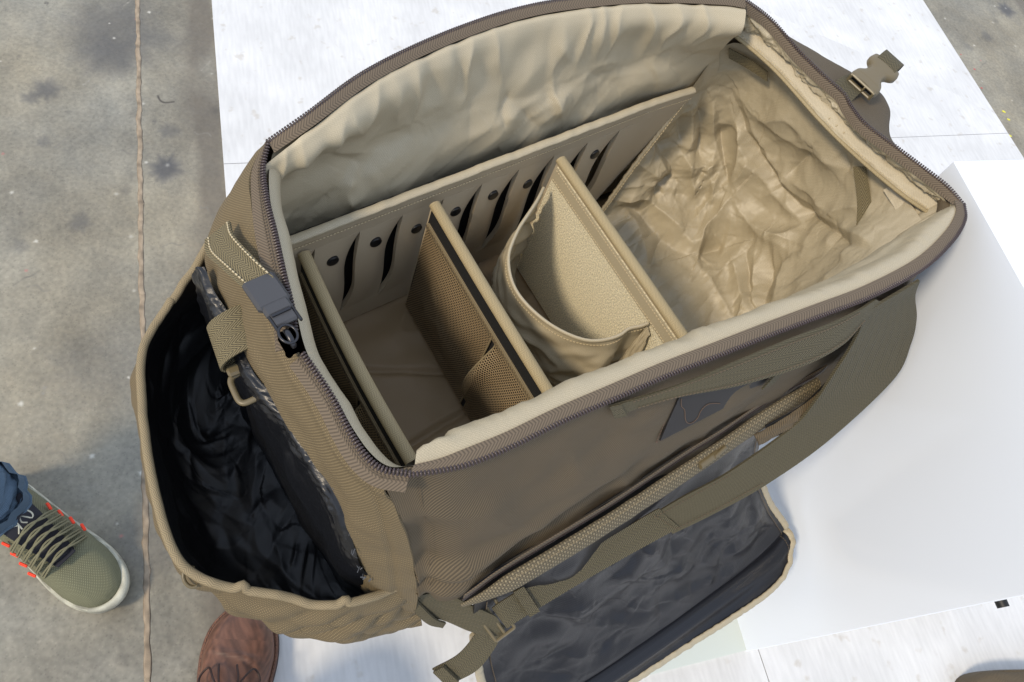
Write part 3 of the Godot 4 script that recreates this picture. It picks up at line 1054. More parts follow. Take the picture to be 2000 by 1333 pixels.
func build_zipper():
	var z := Node3D.new(); z.name = "main_zipper"
	bag.add_child(z)
	var ta := fresh(); var te := fresh(); var st := fresh()
	# front: the tape lies inside, teeth outside
	var bf := inset(RF, 0.0105, 0.0012)
	bf[0] = V(.012, .749, -.001); bf[1] = V(.030, .75, .003)
	zip_run(ta, te, st, RF, bf, 0.0036)
	var br := inset(RR, 0.0045, -0.009)
	br[0] = bf[bf.size() - 1].lerp(br[0], 0.5)
	zip_run(ta, te, st, RR, br, 0.0031)
	zip_run(ta, te, st, RB, inset(RB, 0.0100, -0.003), 0.0034)
	# left: the tape stands on the outer side
	var bl := inset(RL1, -0.0145, -0.005)
	bl[0] = RL1[0] + Vector3(-.002, -.003, -.003); bl[1] = RL1[1] + Vector3(-.008, -.004, -.004); bl[2] = RL1[2] + Vector3(-.0115, -.005, -.002)
	zip_run(ta, te, st, RL1, bl)
	zip_run(ta, te, st, RL2, inset(RL2, -0.0115, -0.006))
	commit("zip_tape", ta, M.tape, z)
	commit("zip_teeth", te, M.teeth, z, "stuff")
	commit("zip_stitching", st, M.tape, z, "stuff")
	# slider with pull, ring and rubber end on its webbing tab
	var sl := fresh()
	var o := V(-.0265, .7475, -.124)
	var ax := (V(-.020, .747, -.100) - V(-.022, .747, -.135)).normalized()
	var sd := ax.cross(Vector3.UP).normalized()
	var bs := Basis(ax, Vector3.UP, -sd)
	put_box(sl, Transform3D(bs, o + Vector3(0, 0.003, 0)), Vector3(0.017, 0.004, 0.0125), 0.0015)
	put_box(sl, Transform3D(bs, o + Vector3(0, -0.004, 0)), Vector3(0.017, 0.002, 0.0125), 0.0008)
	put_box(sl, Transform3D(bs.rotated(Vector3.UP, 0.5), o + ax * 0.006 + Vector3(0, 0.0, 0)), Vector3(0.005, 0.005, 0.016), 0.0012)
	var arch := PackedVector3Array()
	for i in 13:
		var g := PI * i / 12.0
		arch.append(o + ax * cos(g) * 0.0068 + Vector3(0, 0.004 + sin(g) * 0.0052, 0))
	put_tube(sl, arch, 0.0017, 8, 1.4, sd)
	commit("zip_slider", sl, M.metal, z)
	var rg := fresh()
	var ring := PackedVector3Array()
	for i in 25:
		var g := TAU * i / 24.0
		ring.append(o + ax * (-0.002 + 0.0078 * cos(g)) + sd * 0.0062 * sin(g) + Vector3(0, 0.0088 + 0.001 * sin(g), 0))
	put_tube(rg, ring, 0.0011, 8, 1.0, Vector3.UP, true)
	commit("pull_ring", rg, M.metal, z)

# ====================================================================== linings
func build_lining():
	# front: tape edge, a soft roll, then down the wall
	var bf := inset(RF, 0.0100, 0.0006)
	bf[0] = V(.012, .7485, -.001); bf[1] = V(.030, .749, .004)
	var k1 := inset(RF, 0.0155, 0.0012)
	var k2 := inset(RF, 0.0235, -0.003)
	var k3 := inset(RF, 0.030, -0.018)
	var cn := bf.size() - 1
	k1[cn] = V(.621, .749, -.003); k2[cn] = V(.620, .745, -.006); k3[cn] = V(.618, .734, -.006)
	k2[cn - 1] = V(.606, .745, -.003); k3[cn - 1] = V(.604, .733, -.008)
	for q in [k1, k2, k3]:
		q[0] = V(.018, q[0].y + BASE, -.010); q[1] = V(.036, q[1].y + BASE, -.010)
	var w1 := P([.006, .68, -.014, .15, .68, -.014, .35, .68, -.008, .48, .68, -.006, .560, .68, -.010])
	var w2 := P([.006, .455, -.018, .15, .455, -.018, .35, .455, -.014, .45, .455, -.012, .505, .455, -.016])
	var rows := loft([bf, k1, k2, k3, w1, w2], 240, 70)
	rows = ruffle(rows, func(u, v, p):
		var d := 0.0014 * n_soft.get_noise_2d(p.x * 20.0, v * 9.0) * clampf(v * 12.0, 0, 1)
		d += 0.0006 * fold(p.x * 34.0, v * 8.0, 0.25, 0.3, 6.0) * bump(v, 0.07, 0.05)
		d += 0.0022 * maxf(0.0, n_ridge.get_noise_2d(p.x * 14.0 + 4.0, v * 5.0)) * bump(v, 0.08, 0.05)
		return -d)
	var a := fresh()
	put_grid(a, rows)
	commit("front_lining", a, M.lining, bag)
	# back: behind the padded panel
	var bb := rev(inset(RB, 0.0100, -0.004))
	var kb1 := rev(inset(RB, 0.016, -0.005))
	var kb2 := rev(inset(RB, 0.025, -0.022))
	bb[0] = V(.014, .742, -.283); kb1[0] = V(.013, .735, -.281); kb2[0] = V(.012, .72, -.283)
	var wb1 := P([.004, .70, -.290, .119, .70, -.312, .234, .70, -.316, .352, .70, -.320, .44, .70, -.320, .56, .70, -.300])
	var wb2 := P([.006, .645, -.292, .119, .645, -.298, .234, .645, -.302, .352, .645, -.306, .44, .645, -.308, .58, .645, -.304])
	var wb3 := P([.004, .455, -.292, .119, .455, -.300, .234, .455, -.304, .352, .455, -.308, .44, .455, -.310, .58, .455, -.306])
	rows = loft([bb, kb1, kb2, wb1, wb2, wb3], 300, 120)
	var kb := pressed(300, 120, 0.60, 0.30, creases(26, 8, 0.02, 0.95, 0.03, 0.14, 1.57, 0.35, 0.22, 2.2) + creases(22, 9, 0.05, 0.75, 0.18, 0.55, 2.2, 0.5, 0.20, 2.4) + creases(12, 10, 0.4, 0.9, 0.15, 0.5, 1.9, 0.6, 0.12, 2.0))
	rows = ruffle(rows, func(u, v, p):
		var s: float = p.x
		var h: float = p.y + BASE
		var top := bump(v, 0.10, 0.08)
		# gathers along the tape
		var g := fold(s * 24.0, v * 5.0, 0.15, 0.3, 4.0)
		var d := 0.0034 * g * top
		# long diagonal folds across the cloth
		var x := s * 0.77 - h * 0.64; var y := s * 0.64 + h * 0.77
		var f := fold(s * 7.0, h * 7.0, -0.55, 0.3, 8.0)
		var f2 := n_soft.get_noise_2d(x * 7.0 + 14.0, y * 4.0)
		var mid := clampf(v * 5.0 - 0.3, 0, 1)
		d += (0.0036 * f * clampf(0.4 + n_soft.get_noise_2d(s * 5.0 + 3.0, h * 5.0) * 1.6, 0, 1) + 0.0030 * f2) * mid
		d += 0.0038 * crush(s * 9.0 - h * 3.0, h * 11.0, 3.0) * mid
		d += kb[roundi(v * 119.0) * 300 + roundi(u * 299.0)] * bump(v, 0.36, 0.22)
		return d)
	a = fresh()
	put_grid(a, rows)
	commit("back_lining", a, M.lining_soft, bag)
	# left end, inside
	var l0 := P([.050, .742, -.306, .034, .742, -.300, .020, .740, -.28, .009, .740, -.25, .003, .740, -.22, -.005, .740, -.183, -.012, .740, -.148, -.018, .740, -.112, -.014, .740, -.071, -.013, .741, -.046, -.010, .743, -.024, -.003, .745, -.009, .012, .746, -.002])
	var l1 := shift(l0, Vector3(0.009, -0.012, 0.0))
	var l2 := P([.014, .68, -.296, .006, .68, -.25, .001, .68, -.20, -.004, .68, -.148, -.008, .68, -.112, -.004, .68, -.06, .002, .68, -.02, .010, .68, -.012])
	var l3 := P([.010, .455, -.296, .004, .455, -.25, .003, .455, -.20, .002, .455, -.148, .002, .455, -.112, .003, .455, -.06, .004, .455, -.03, .010, .455, -.016])
	rows = loft([rev(l0), rev(l1), rev(l2), rev(l3)], 140, 50)
	rows = ruffle(rows, func(u, v, p): return 0.004 * crease(p.z * 9.0, p.y * 10.0 + 7.0) * clampf(v * 5.0, 0, 1))
	a = fresh()
	put_grid(a, rows, null, true)
	commit("left_end_lining", a, M.lining, bag)
	# the floor inside
	rows = loft([P([.0, .452, -.318, .17, .452, -.326, .34, .452, -.328, .36, .452, -.328]), P([.0, .452, -.15, .17, .452, -.15, .34, .452, -.15, .36, .452, -.15]), P([.0, .452, -.012, .17, .452, -.012, .34, .452, -.006, .36, .452, -.006])], 160, 90)
	rows = ruffle(rows, func(u, v, p):
		var d := 0.003 * n_soft.get_noise_2d(p.x * 11.0, p.z * 11.0)
		# folded seams in the base cloth
		d -= 0.006 * bump(p.z + 0.10 + (p.x - 0.1) * 0.12, 0.0, 0.004)
		d -= 0.005 * bump(p.z + 0.19 - (p.x - 0.1) * 0.5, 0.0, 0.004)
		d += 0.004 * (1.0 - 2.2 * absf(n_ridge.get_noise_2d(p.x * 6.0 + p.z * 5.0, p.z * 12.0))) * bump(p.z, -0.24, 0.06)
		return d)
	a = fresh()
	put_grid(a, rows)
	commit("inner_floor", a, M.floor_cloth, bag)

# ====================================================================== the padded panel with slits and snaps
func panel_t(s: float) -> float:
	return lerpf(-0.264, -0.290, clampf((s - 0.03) / 0.45, 0, 1))

func build_side_panel():
	var pn := Node3D.new(); pn.name = "padded_side_panel"
	bag.add_child(pn)
	var a := fresh()
	var end_s := func(h: float) -> float: return lerpf(0.449, 0.540, (h - 0.48) / 0.17)
	# slit i runs from its top (h .628) to its foot, leaning a little and bending
	var slit := func(i: int, w: float) -> Array:
		var s0 := 0.0405 + 0.0480 * i
		var bend := 0.010 * sin(w * PI * 2.0) * (0.5 + 0.5 * w)
		return [s0 + 0.003 - 0.010 * w + 0.006 * pow(1.0 - w, 3.0) - 0.006 * w * w * w - bend * 0.40, lerpf(0.629, 0.487, w)]
	# the band above the slits
	var rows := []
	for i in 8:
		var h := lerpf(0.652, 0.629, i / 7.0)
		var r := PackedVector3Array()
		var e: float = end_s.call(h)
		for j in 160:
			var s := lerpf(0.006, e, j / 159.0)
			r.append(V(s, h, panel_t(s) + 0.0012 * n_soft.get_noise_1d(s * 20.0)))
		rows.append(r)
	put_sheet(a, rows, 0.008)
	# the band below
	rows = []
	for i in 8:
		var h := lerpf(0.4869, 0.456, i / 7.0)
		var r := PackedVector3Array()
		var e: float = end_s.call(maxf(h, 0.47))
		for j in 120:
			var s := lerpf(0.006, e, j / 119.0)
			r.append(V(s, h, panel_t(s)))
		rows.append(r)
	put_sheet(a, rows, 0.008)
	# tongues of cloth between the slits: each bows out and twists a little
	for i in range(-1, 9):
		rows = []
		for k in 28:
			var w := k / 27.0
			var lo: Array = slit.call(i, w) if i >= 0 else [0.006, lerpf(0.629, 0.487, w)]
			var hi: Array = slit.call(i + 1, w) if i < 8 else [end_s.call(lo[1]), lo[1]]
			var gap := 0.0036 * pow(sin(w * PI), 0.6)
			var s0: float = lo[0] + (gap if i >= 0 else 0.0)
			var s1: float = hi[0] - (gap if i < 8 else 0.0)
			var r := PackedVector3Array()
			for j in 14:
				var x := j / 13.0
				var s := lerpf(s0, s1, x)
				var bow := sin(w * PI)
				var out := 0.0
				if i >= 0 and i < 8:
					out = bow * (0.005 * sin(x * PI) + lerpf(0.006, -0.005, x))
				elif i == 8:
					out = bow * 0.005 * (1.0 - x) * (1.0 - x)
				else:
					out = -bow * 0.004 * x * x
				r.append(V(s, lo[1], panel_t(s) + out))
			rows.append(r)
		put_sheet(a, rows, 0.006)
	commit("padding", a, M.foam, pn)
	# rolled edge along the top
	var top := PackedVector3Array()
	for j in 200:
		var s := lerpf(0.006, 0.539, j / 199.0)
		top.append(V(s, 0.652 + 0.0012 * n_soft.get_noise_1d(s * 40.0), panel_t(s) - 0.0035))
	a = fresh()
	put_tube(a, top, 0.0050, 12, 0.6, Vector3.UP)
	commit("rolled_edge", a, M.lining_soft, pn)
	a = fresh()
	var sw := PackedVector3Array()
	for j in 200:
		var s := lerpf(0.006, 0.537, j / 199.0)
		sw.append(V(s, 0.6435, panel_t(s) + 0.0012))
	put_stitches(a, sw, Vector3(0, 0, 1), 0.0036, 0.0024, 0.0009)
	commit("stitching", a, M.thread, pn, "stuff")
	# dark loop cloth behind the slits
	a = fresh()
	put_sheet(a, loft([P([.010, .640, -.279, .44, .640, -.303]), P([.010, .46, -.279, .43, .46, -.303])], 30, 4), 0.0015)
	commit("loop_backing", a, M.loop_black, pn)
	# snaps, one in each tongue
	for i in 8:
		var sa: Array = slit.call(i, 0.2); var sb: Array = slit.call(i + 1, 0.2)
		var s: float = (sa[0] + sb[0]) * 0.5
		a = fresh()
		var c := V(s, 0.602 + 0.003 * sin(i * 2.1), panel_t(s) + 0.0042)
		var prof := [[0.0, 0.0014], [0.0036, 0.00135], [0.0058, 0.0010], [0.0066, 0.0002], [0.0067, -0.006]]
		var rws := []
		for q in prof:
			var r := PackedVector3Array()
			for k in 21:
				var g := TAU * k / 20.0
				r.append(c + Vector3(cos(g) * q[0], sin(g) * q[0], q[1]))
			rws.append(r)
		put_grid(a, rws, null, false)
		commit("snap_button", a, M.snap, pn)

# ====================================================================== dividers
func divider(at_s: float, lean: float, top: float, bow: float) -> Node3D:
	var d := Node3D.new(); d.name = "padded_divider"
	bag.add_child(d, true)
	var rows := div_rows(at_s, lean, top, bow, 0.0, -0.262, -0.026)
	var a := fresh()
	put_sheet(a, rows, 0.007)
	commit("padding", a, M.foam, d)
	# bound edge over the top
	var e := PackedVector3Array()
	for p in rows[0]:
		e.append(p + Vector3(0.0035, 0.0005, 0))
	a = fresh()
	put_tube(a, e, 0.0062, 10, 0.8, Vector3.UP)
	var ends := fresh()
	commit("binding", a, M.binding, d)
	return d

# the face turned to the left end; off > 0 stands out from it
func div_rows(at_s: float, lean: float, top: float, bow: float, off: float, t0: float, t1: float, h0 := -1.0, h1 := 0.457, nu := 60, nv := 30) -> Array:
	if h0 < 0.0:
		h0 = top
	var rows := []
	for i in nv:
		var h := lerpf(h0, h1, i / float(nv - 1))
		var r := PackedVector3Array()
		for j in nu:
			var t := lerpf(t0, t1, j / float(nu - 1))
			var x := (t + 0.262) / 0.236
			var k := (h - 0.457) / (top - 0.457)
			r.append(V(at_s + lean * k - bow * sin(x * PI) * k - off, h, t))
		rows.append(r)
	return rows

func net_side(d: Node3D, at_s: float, lean: float, top: float, bow: float, split: float):
	# black hook-and-loop face, bare in a band under the bound edge
	var a := fresh()
	put_sheet(a, div_rows(at_s, lean, top, bow, 0.0016, -0.258, -0.028, top - 0.0035, 0.459, 60, 24), 0.0015)
	commit("loop_face", a, M.loop_black, d)
	# zigzag-sewn hem of the net
	a = fresh()
	put_sheet(a, div_rows(at_s, lean, top, bow, 0.0042, -0.256, -0.029, top - 0.0195, top - 0.027, 60, 5), 0.003)
	var hem := commit("net_hem", a, M.binding_dark, d)
	a = fresh()
	var zz := PackedVector3Array()
	var mid: Array = div_rows(at_s, lean, top, bow, 0.0048, -0.256, -0.029, top - 0.0195, top - 0.027, 130, 2)
	for j in 130:
		zz.append(mid[0][j].lerp(mid[1][j], 0.2 if j % 2 == 0 else 0.8))
	put_tube(a, zz, 0.0004, 4, 1.0, Vector3.UP)
	commit("zigzag_stitching", a, M.thread_dark, hem, "stuff")
	# two net pockets that part at a slit
	for k in 2:
		var t0 := -0.256 if k == 0 else split + 0.004
		var t1 := split - 0.004 if k == 0 else -0.029
		var rows := div_rows(at_s, lean, top, bow, 0.0035, t0, t1, top - 0.025, 0.462, 60, 44)
		rows = ruffle(rows, func(u, v, p):
			var o := 0.010 * sin(u * PI) * sin(minf(v * 1.15, 1.0) * PI) + 0.003 * n_soft.get_noise_2d(p.z * 18.0, p.y * 12.0) * sin(v * PI)
			var e: float = u if k == 1 else 1.0 - u
			o += (0.020 if k == 1 else -0.001) * bump(e, 0.0, 0.16) * sin(clampf(v * 1.2 - 0.05, 0, 1) * PI)
			return o)
		a = fresh()
		put_grid(a, rows)
		var m: StandardMaterial3D = M.net
		commit("net_pocket", a, m, d)
		# its folded edge at the slit
		var edge := PackedVector3Array()
		for r in rows:
			edge.append(r[0] if k == 1 else r[r.size() - 1])
		a = fresh()
		put_tube(a, edge, 0.0011, 6, 1.0, Vector3(1, 0, 0.2))
		commit("pocket_edge", a, M.binding_dark, d)

func build_dividers():
	var d1 := divider(0.030, 0.004, 0.632, 0.004)
	net_side(d1, 0.030, 0.004, 0.632, 0.004, -0.115)
	d1.set_meta("label", "dark-netted divider nearest the left end")
	var d2 := divider(0.158, 0.014, 0.642, 0.001)
	net_side(d2, 0.158, 0.014, 0.642, 0.001, -0.112)
	d2.set_meta("label", "middle divider with net pockets")
	# third: felt face with a band along its top and a slack cloth pocket
	var d3 := divider(0.312, 0.012, 0.648, 0.000)
	d3.set_meta("label", "divider with felt face and slack cloth pocket")
	var a := fresh()
	put_sheet(a, div_rows(0.312, 0.012, 0.648, 0.0, 0.0012, -0.258, -0.027, 0.643, 0.459, 60, 30), 0.001)
	commit("felt_face", a, M.felt, d3)
	a = fresh()
	put_sheet(a, div_rows(0.312, 0.012, 0.648, 0.0, 0.0026, -0.258, -0.027, 0.6425, 0.624, 60, 6), 0.0012)
	commit("top_band", a, M.lining, d3)
	a = fresh()
	for h in [0.6405, 0.6265]:
		var r: Array = div_rows(0.312, 0.012, 0.648, 0.0, 0.003, -0.256, -0.028, h, h - 0.002, 60, 2)
		put_stitches(a, r[0], Vector3(-1, 0, 0), 0.0036, 0.0024, 0.0009)
	commit("stitching", a, M.thread, d3, "stuff")
	# the pocket: rim hangs out into the compartment, foot on the divider
	var rim := P([.306, .622, -.251, .284, .624, -.234, .250, .623, -.212, .224, .620, -.186, .214, .617, -.150, .226, .615, -.108, .252, .616, -.074, .286, .620, -.062, .318, .624, -.061])
	var mid := P([.310, .56, -.252, .280, .56, -.240, .245, .56, -.218, .222, .56, -.188, .214, .555, -.150, .222, .555, -.105, .244, .555, -.070, .280, .56, -.052, .316, .56, -.055])
	var low := P([.310, .50, -.252, .285, .50, -.24, .26, .50, -.22, .240, .50, -.19, .232, .50, -.150, .236, .50, -.105, .255, .50, -.075, .285, .50, -.050, .314, .50, -.050])
	var foot := P([.306, .460, -.25, .298, .460, -.235, .288, .458, -.21, .276, .458, -.18, .270, .458, -.150, .274, .458, -.11, .284, .458, -.08, .298, .458, -.055, .308, .458, -.050])
	var rows := loft([rim, mid, low, foot], 150, 70)
	rows = ruffle(rows, func(u, v, p):
		var d := 0.003 * n_soft.get_noise_2d(u * 7.0, v * 5.0) * clampf(v * 6.0, 0, 1)
		d += 0.006 * (1.0 - 2.4 * absf(n_ridge.get_noise_2d(u * 3.2 + v * 1.5, v * 5.0 + 4.0))) * bump(v, 0.5, 0.28)
		d += 0.010 * bump(u, 0.86, 0.05) * clampf(v * 2.0, 0, 1) - 0.014 * bump(u, 0.93, 0.035) * clampf(0.3 + v, 0, 1)
		return d)
	a = fresh()
	put_sheet(a, rows, 0.0012)
	commit("cloth_pocket", a, M.lining_soft, d3)
	a = fresh()
	var hem := PackedVector3Array()
	for p in rows[0]:
		hem.append(p + Vector3(0, 0.0004, 0))
	put_tube(a, hem, 0.0019, 8, 1.2, Vector3.UP)
	commit("pocket_hem", a, M.lining_soft, d3)
	a = fresh()
	put_stitches(a, shift(rows[3], Vector3(-0.0004, 0.0004, 0)), Vector3(-1, 0.3, 0), 0.0034, 0.0024, 0.0010)
	commit("hem_stitching", a, M.thread, d3, "stuff")
	# flat gusset of the same cloth at the pocket's near corner
	rows = loft([P([.3165, .622, -.060, .3165, .617, -.052]), P([.296, .54, -.052, .308, .54, -.036]), P([.285, .46, -.050, .302, .46, -.034])], 16, 40)
	rows = ruffle(rows, func(u, v, p): return 0.002 * n_soft.get_noise_2d(u * 3.0, v * 6.0))
	a = fresh()
	put_sheet(a, rows, 0.0012)
	commit("pocket_gusset", a, M.lining_soft, d3)

# ====================================================================== the wrinkled right end
# the folds of the right end's lining: height in mm, reach in mm on either side, then the line of the fold over the cloth (across, down)
const FOLDS := [
	[-5.0, 5, 5, 0.233, 0.157, 0.335, 0.229, 0.432, 0.260, 0.521, 0.274, 0.628, 0.264, 0.777, 0.198, 0.965, 0.133],
	[7.0, 12, 26, 0.264, 0.149, 0.354, 0.205, 0.451, 0.237, 0.537, 0.249, 0.646, 0.233, 0.778, 0.177],
	[5.0, 16, 10, 0.226, 0.185, 0.326, 0.256, 0.422, 0.288, 0.516, 0.304, 0.627, 0.295],
	[-6.0, 7, 7, 0.143, 0.211, 0.255, 0.363],
	[8.0, 10, 18, 0.176, 0.196, 0.242, 0.287, 0.334, 0.351, 0.389, 0.379],
	[-10.0, 9, 13, 0.237, 0.254, 0.313, 0.329, 0.395, 0.379],
	[9.0, 12, 22, 0.288, 0.225, 0.357, 0.296, 0.394, 0.376],
	[-6.0, 7, 8, 0.085, 0.207, 0.172, 0.354, 0.199, 0.383],
	[7.0, 10, 18, 0.103, 0.192, 0.182, 0.326, 0.199, 0.383],
	[6.0, 10, 12, 0.192, 0.386, 0.244, 0.401, 0.293, 0.375, 0.329, 0.350],
	[-7.0, 9, 9, 0.053, 0.262, 0.120, 0.376, 0.213, 0.449],
	[8.0, 10, 20, 0.092, 0.365, 0.157, 0.437, 0.213, 0.454],
	[8.0, 10, 20, 0.199, 0.383, 0.272, 0.434, 0.340, 0.479],
	[-6.0, 8, 10, 0.217, 0.453, 0.181, 0.502, 0.218, 0.542],
	[7.0, 9, 15, 0.285, 0.380, 0.316, 0.400, 0.291, 0.406],
	[6.0, 9, 22, 0.327, 0.401, 0.373, 0.431, 0.390, 0.463],
	[10.0, 10, 22, -0.021, 0.568, 0.097, 0.542, 0.263, 0.568, 0.387, 0.576, 0.481, 0.571],
	[-7.0, 10, 14, 0.071, 0.578, 0.258, 0.613, 0.409, 0.612, 0.485, 0.587],
	[-10.0, 10, 24, 0.483, 0.572, 0.506, 0.532, 0.530, 0.500],
	[11.0, 12, 30, 0.428, 0.399, 0.429, 0.472, 0.428, 0.518, 0.481, 0.571],
	[9.0, 16, 24, 0.428, 0.399, 0.530, 0.408, 0.614, 0.399, 0.729, 0.339],
	[7.0, 8, 16, 0.524, 0.409, 0.612, 0.380, 0.700, 0.324],
	[8.0, 10, 30, 0.528, 0.506, 0.660, 0.516, 0.727, 0.519, 0.854, 0.506],
	[4.0, 5, 9, 0.504, 0.602, 0.673, 0.587, 0.818, 0.567],
	[-10.0, 8, 10, 0.617, 0.467, 0.737, 0.497, 0.858, 0.502],
	[9.0, 14, 14, 0.632, 0.441, 0.728, 0.482, 0.855, 0.500],
	[-12.0, 14, 24, 0.658, 0.397, 0.741, 0.444, 0.860, 0.495],
	[8.0, 14, 20, 0.716, 0.353, 0.814, 0.396, 0.875, 0.417],
	[7.0, 12, 18, 0.122, 0.602, 0.273, 0.674, 0.417, 0.724],
	[-6.0, 9, 14, 0.418, 0.722, 0.348, 0.648, 0.330, 0.600],
	[6.0, 10, 24, 0.368, 0.141, 0.489, 0.131, 0.591, 0.094, 0.694, 0.072],
	[-5.0, 6, 14, 0.547, 0.110, 0.523, 0.179, 0.508, 0.231],
	[6.0, 8, 16, 0.508, 0.231, 0.618, 0.201, 0.704, 0.186],
	[5.0, 8, 20, 0.246, 0.148, 0.364, 0.149, 0.436, 0.086, 0.517, 0.090],
	[-6.0, 8, 12, 0.642, 0.042, 0.676, 0.063, 0.698, 0.070],
	[6.0, 10, 14, 0.715, 0.198, 0.738, 0.145, 0.817, 0.079],
	[5.0, 8, 14, 0.752, 0.191, 0.869, 0.140, 0.958, 0.120],
	[7.0, 10, 16, -0.100, 0.288, 0.091, 0.427, 0.185, 0.492],
	[-5.0, 8, 10, -0.054, 0.272, 0.056, 0.347, 0.060, 0.274],
	[6.0, 10, 16, -0.028, 0.504, 0.075, 0.479, 0.181, 0.502],
	[8.0, 12, 30, 0.394, 0.266, 0.404, 0.343, 0.395, 0.383],
	[6.0, 12, 24, 0.648, 0.294, 0.658, 0.348, 0.614, 0.399]]

# depth of pressed folds over a cloth of nu x nv threads, wide x tall metres
func pressed(nu: int, nv: int, wide: float, tall: float, folds: Array) -> PackedFloat32Array:
	var out := PackedFloat32Array()
	out.resize(nu * nv)
	for f in folds:
		var hgt: float = f[0] * 0.0016
		var wa: float = f[1] * 0.001
		var wb: float = f[2] * 0.001
		var q := PackedVector3Array()
		for i in range(3, f.size(), 2):
			q.append(Vector3(f[i] * wide, f[i + 1] * tall, 0))
		q = along(q, 9)
		var m := maxf(wa, wb) * 2.6
		var lo := q[0]; var hi := q[0]
		for c in q:
			lo = lo.min(c); hi = hi.max(c)
		for i in range(maxi(0, int((lo.y - m) / tall * nv)), mini(nv, int((hi.y + m) / tall * nv) + 2)):
			for j in range(maxi(0, int((lo.x - m) / wide * nu)), mini(nu, int((hi.x + m) / wide * nu) + 2)):
				var x := wide * j / (nu - 1.0); var y := tall * i / (nv - 1.0)
				var best := 1e9; var at := 0.0; var side := 1.0
				for k in 8:
					var bx := q[k + 1].x - q[k].x; var by := q[k + 1].y - q[k].y
					var px := x - q[k].x; var py := y - q[k].y
					var t := clampf((px * bx + py * by) / (bx * bx + by * by + 1e-12), 0, 1)
					var dx := px - bx * t; var dy := py - by * t
					var d := dx * dx + dy * dy
					if d < best:
						best = d; at = (k + t) / 8.0; side = bx * py - by * px
				var w := wa if side > 0.0 else wb
				var z := sqrt(best) / w
				if z < 2.6:
					var fall := maxf(0.0, 1.0 - z / 2.6)
					out[i * nu + j] += hgt * fall * fall * (0.35 + 0.65 * smoothstep(0.0, 0.25, minf(at, 1.0 - at)))
	return out

# n short straight creases thrown over a cloth
func creases(n: int, seed_: int, u0: float, u1: float, v0: float, v1: float, turn: float, spread: float, long: float, high: float) -> Array:
	var rng := RandomNumberGenerator.new(); rng.seed = seed_
	var o := []
	for i in n:
		var u := rng.randf_range(u0, u1); var v := rng.randf_range(v0, v1)
		var a := turn + rng.randf_range(-spread, spread)
		var l := long * rng.randf_range(0.4, 1.4)
		var bend := rng.randf_range(-0.25, 0.25)
		var h := high * rng.randf_range(0.4, 1.2) * (1.0 if rng.randf() < 0.6 else -0.8)
		var w := rng.randf_range(4.0, 11.0)
		o.append([h, w, w * rng.randf_range(1.0, 3.0), u, v, u + cos(a) * l * 0.5, v + sin(a) * l * 0.5, u + cos(a + bend) * l, v + sin(a + bend) * l])
	return o

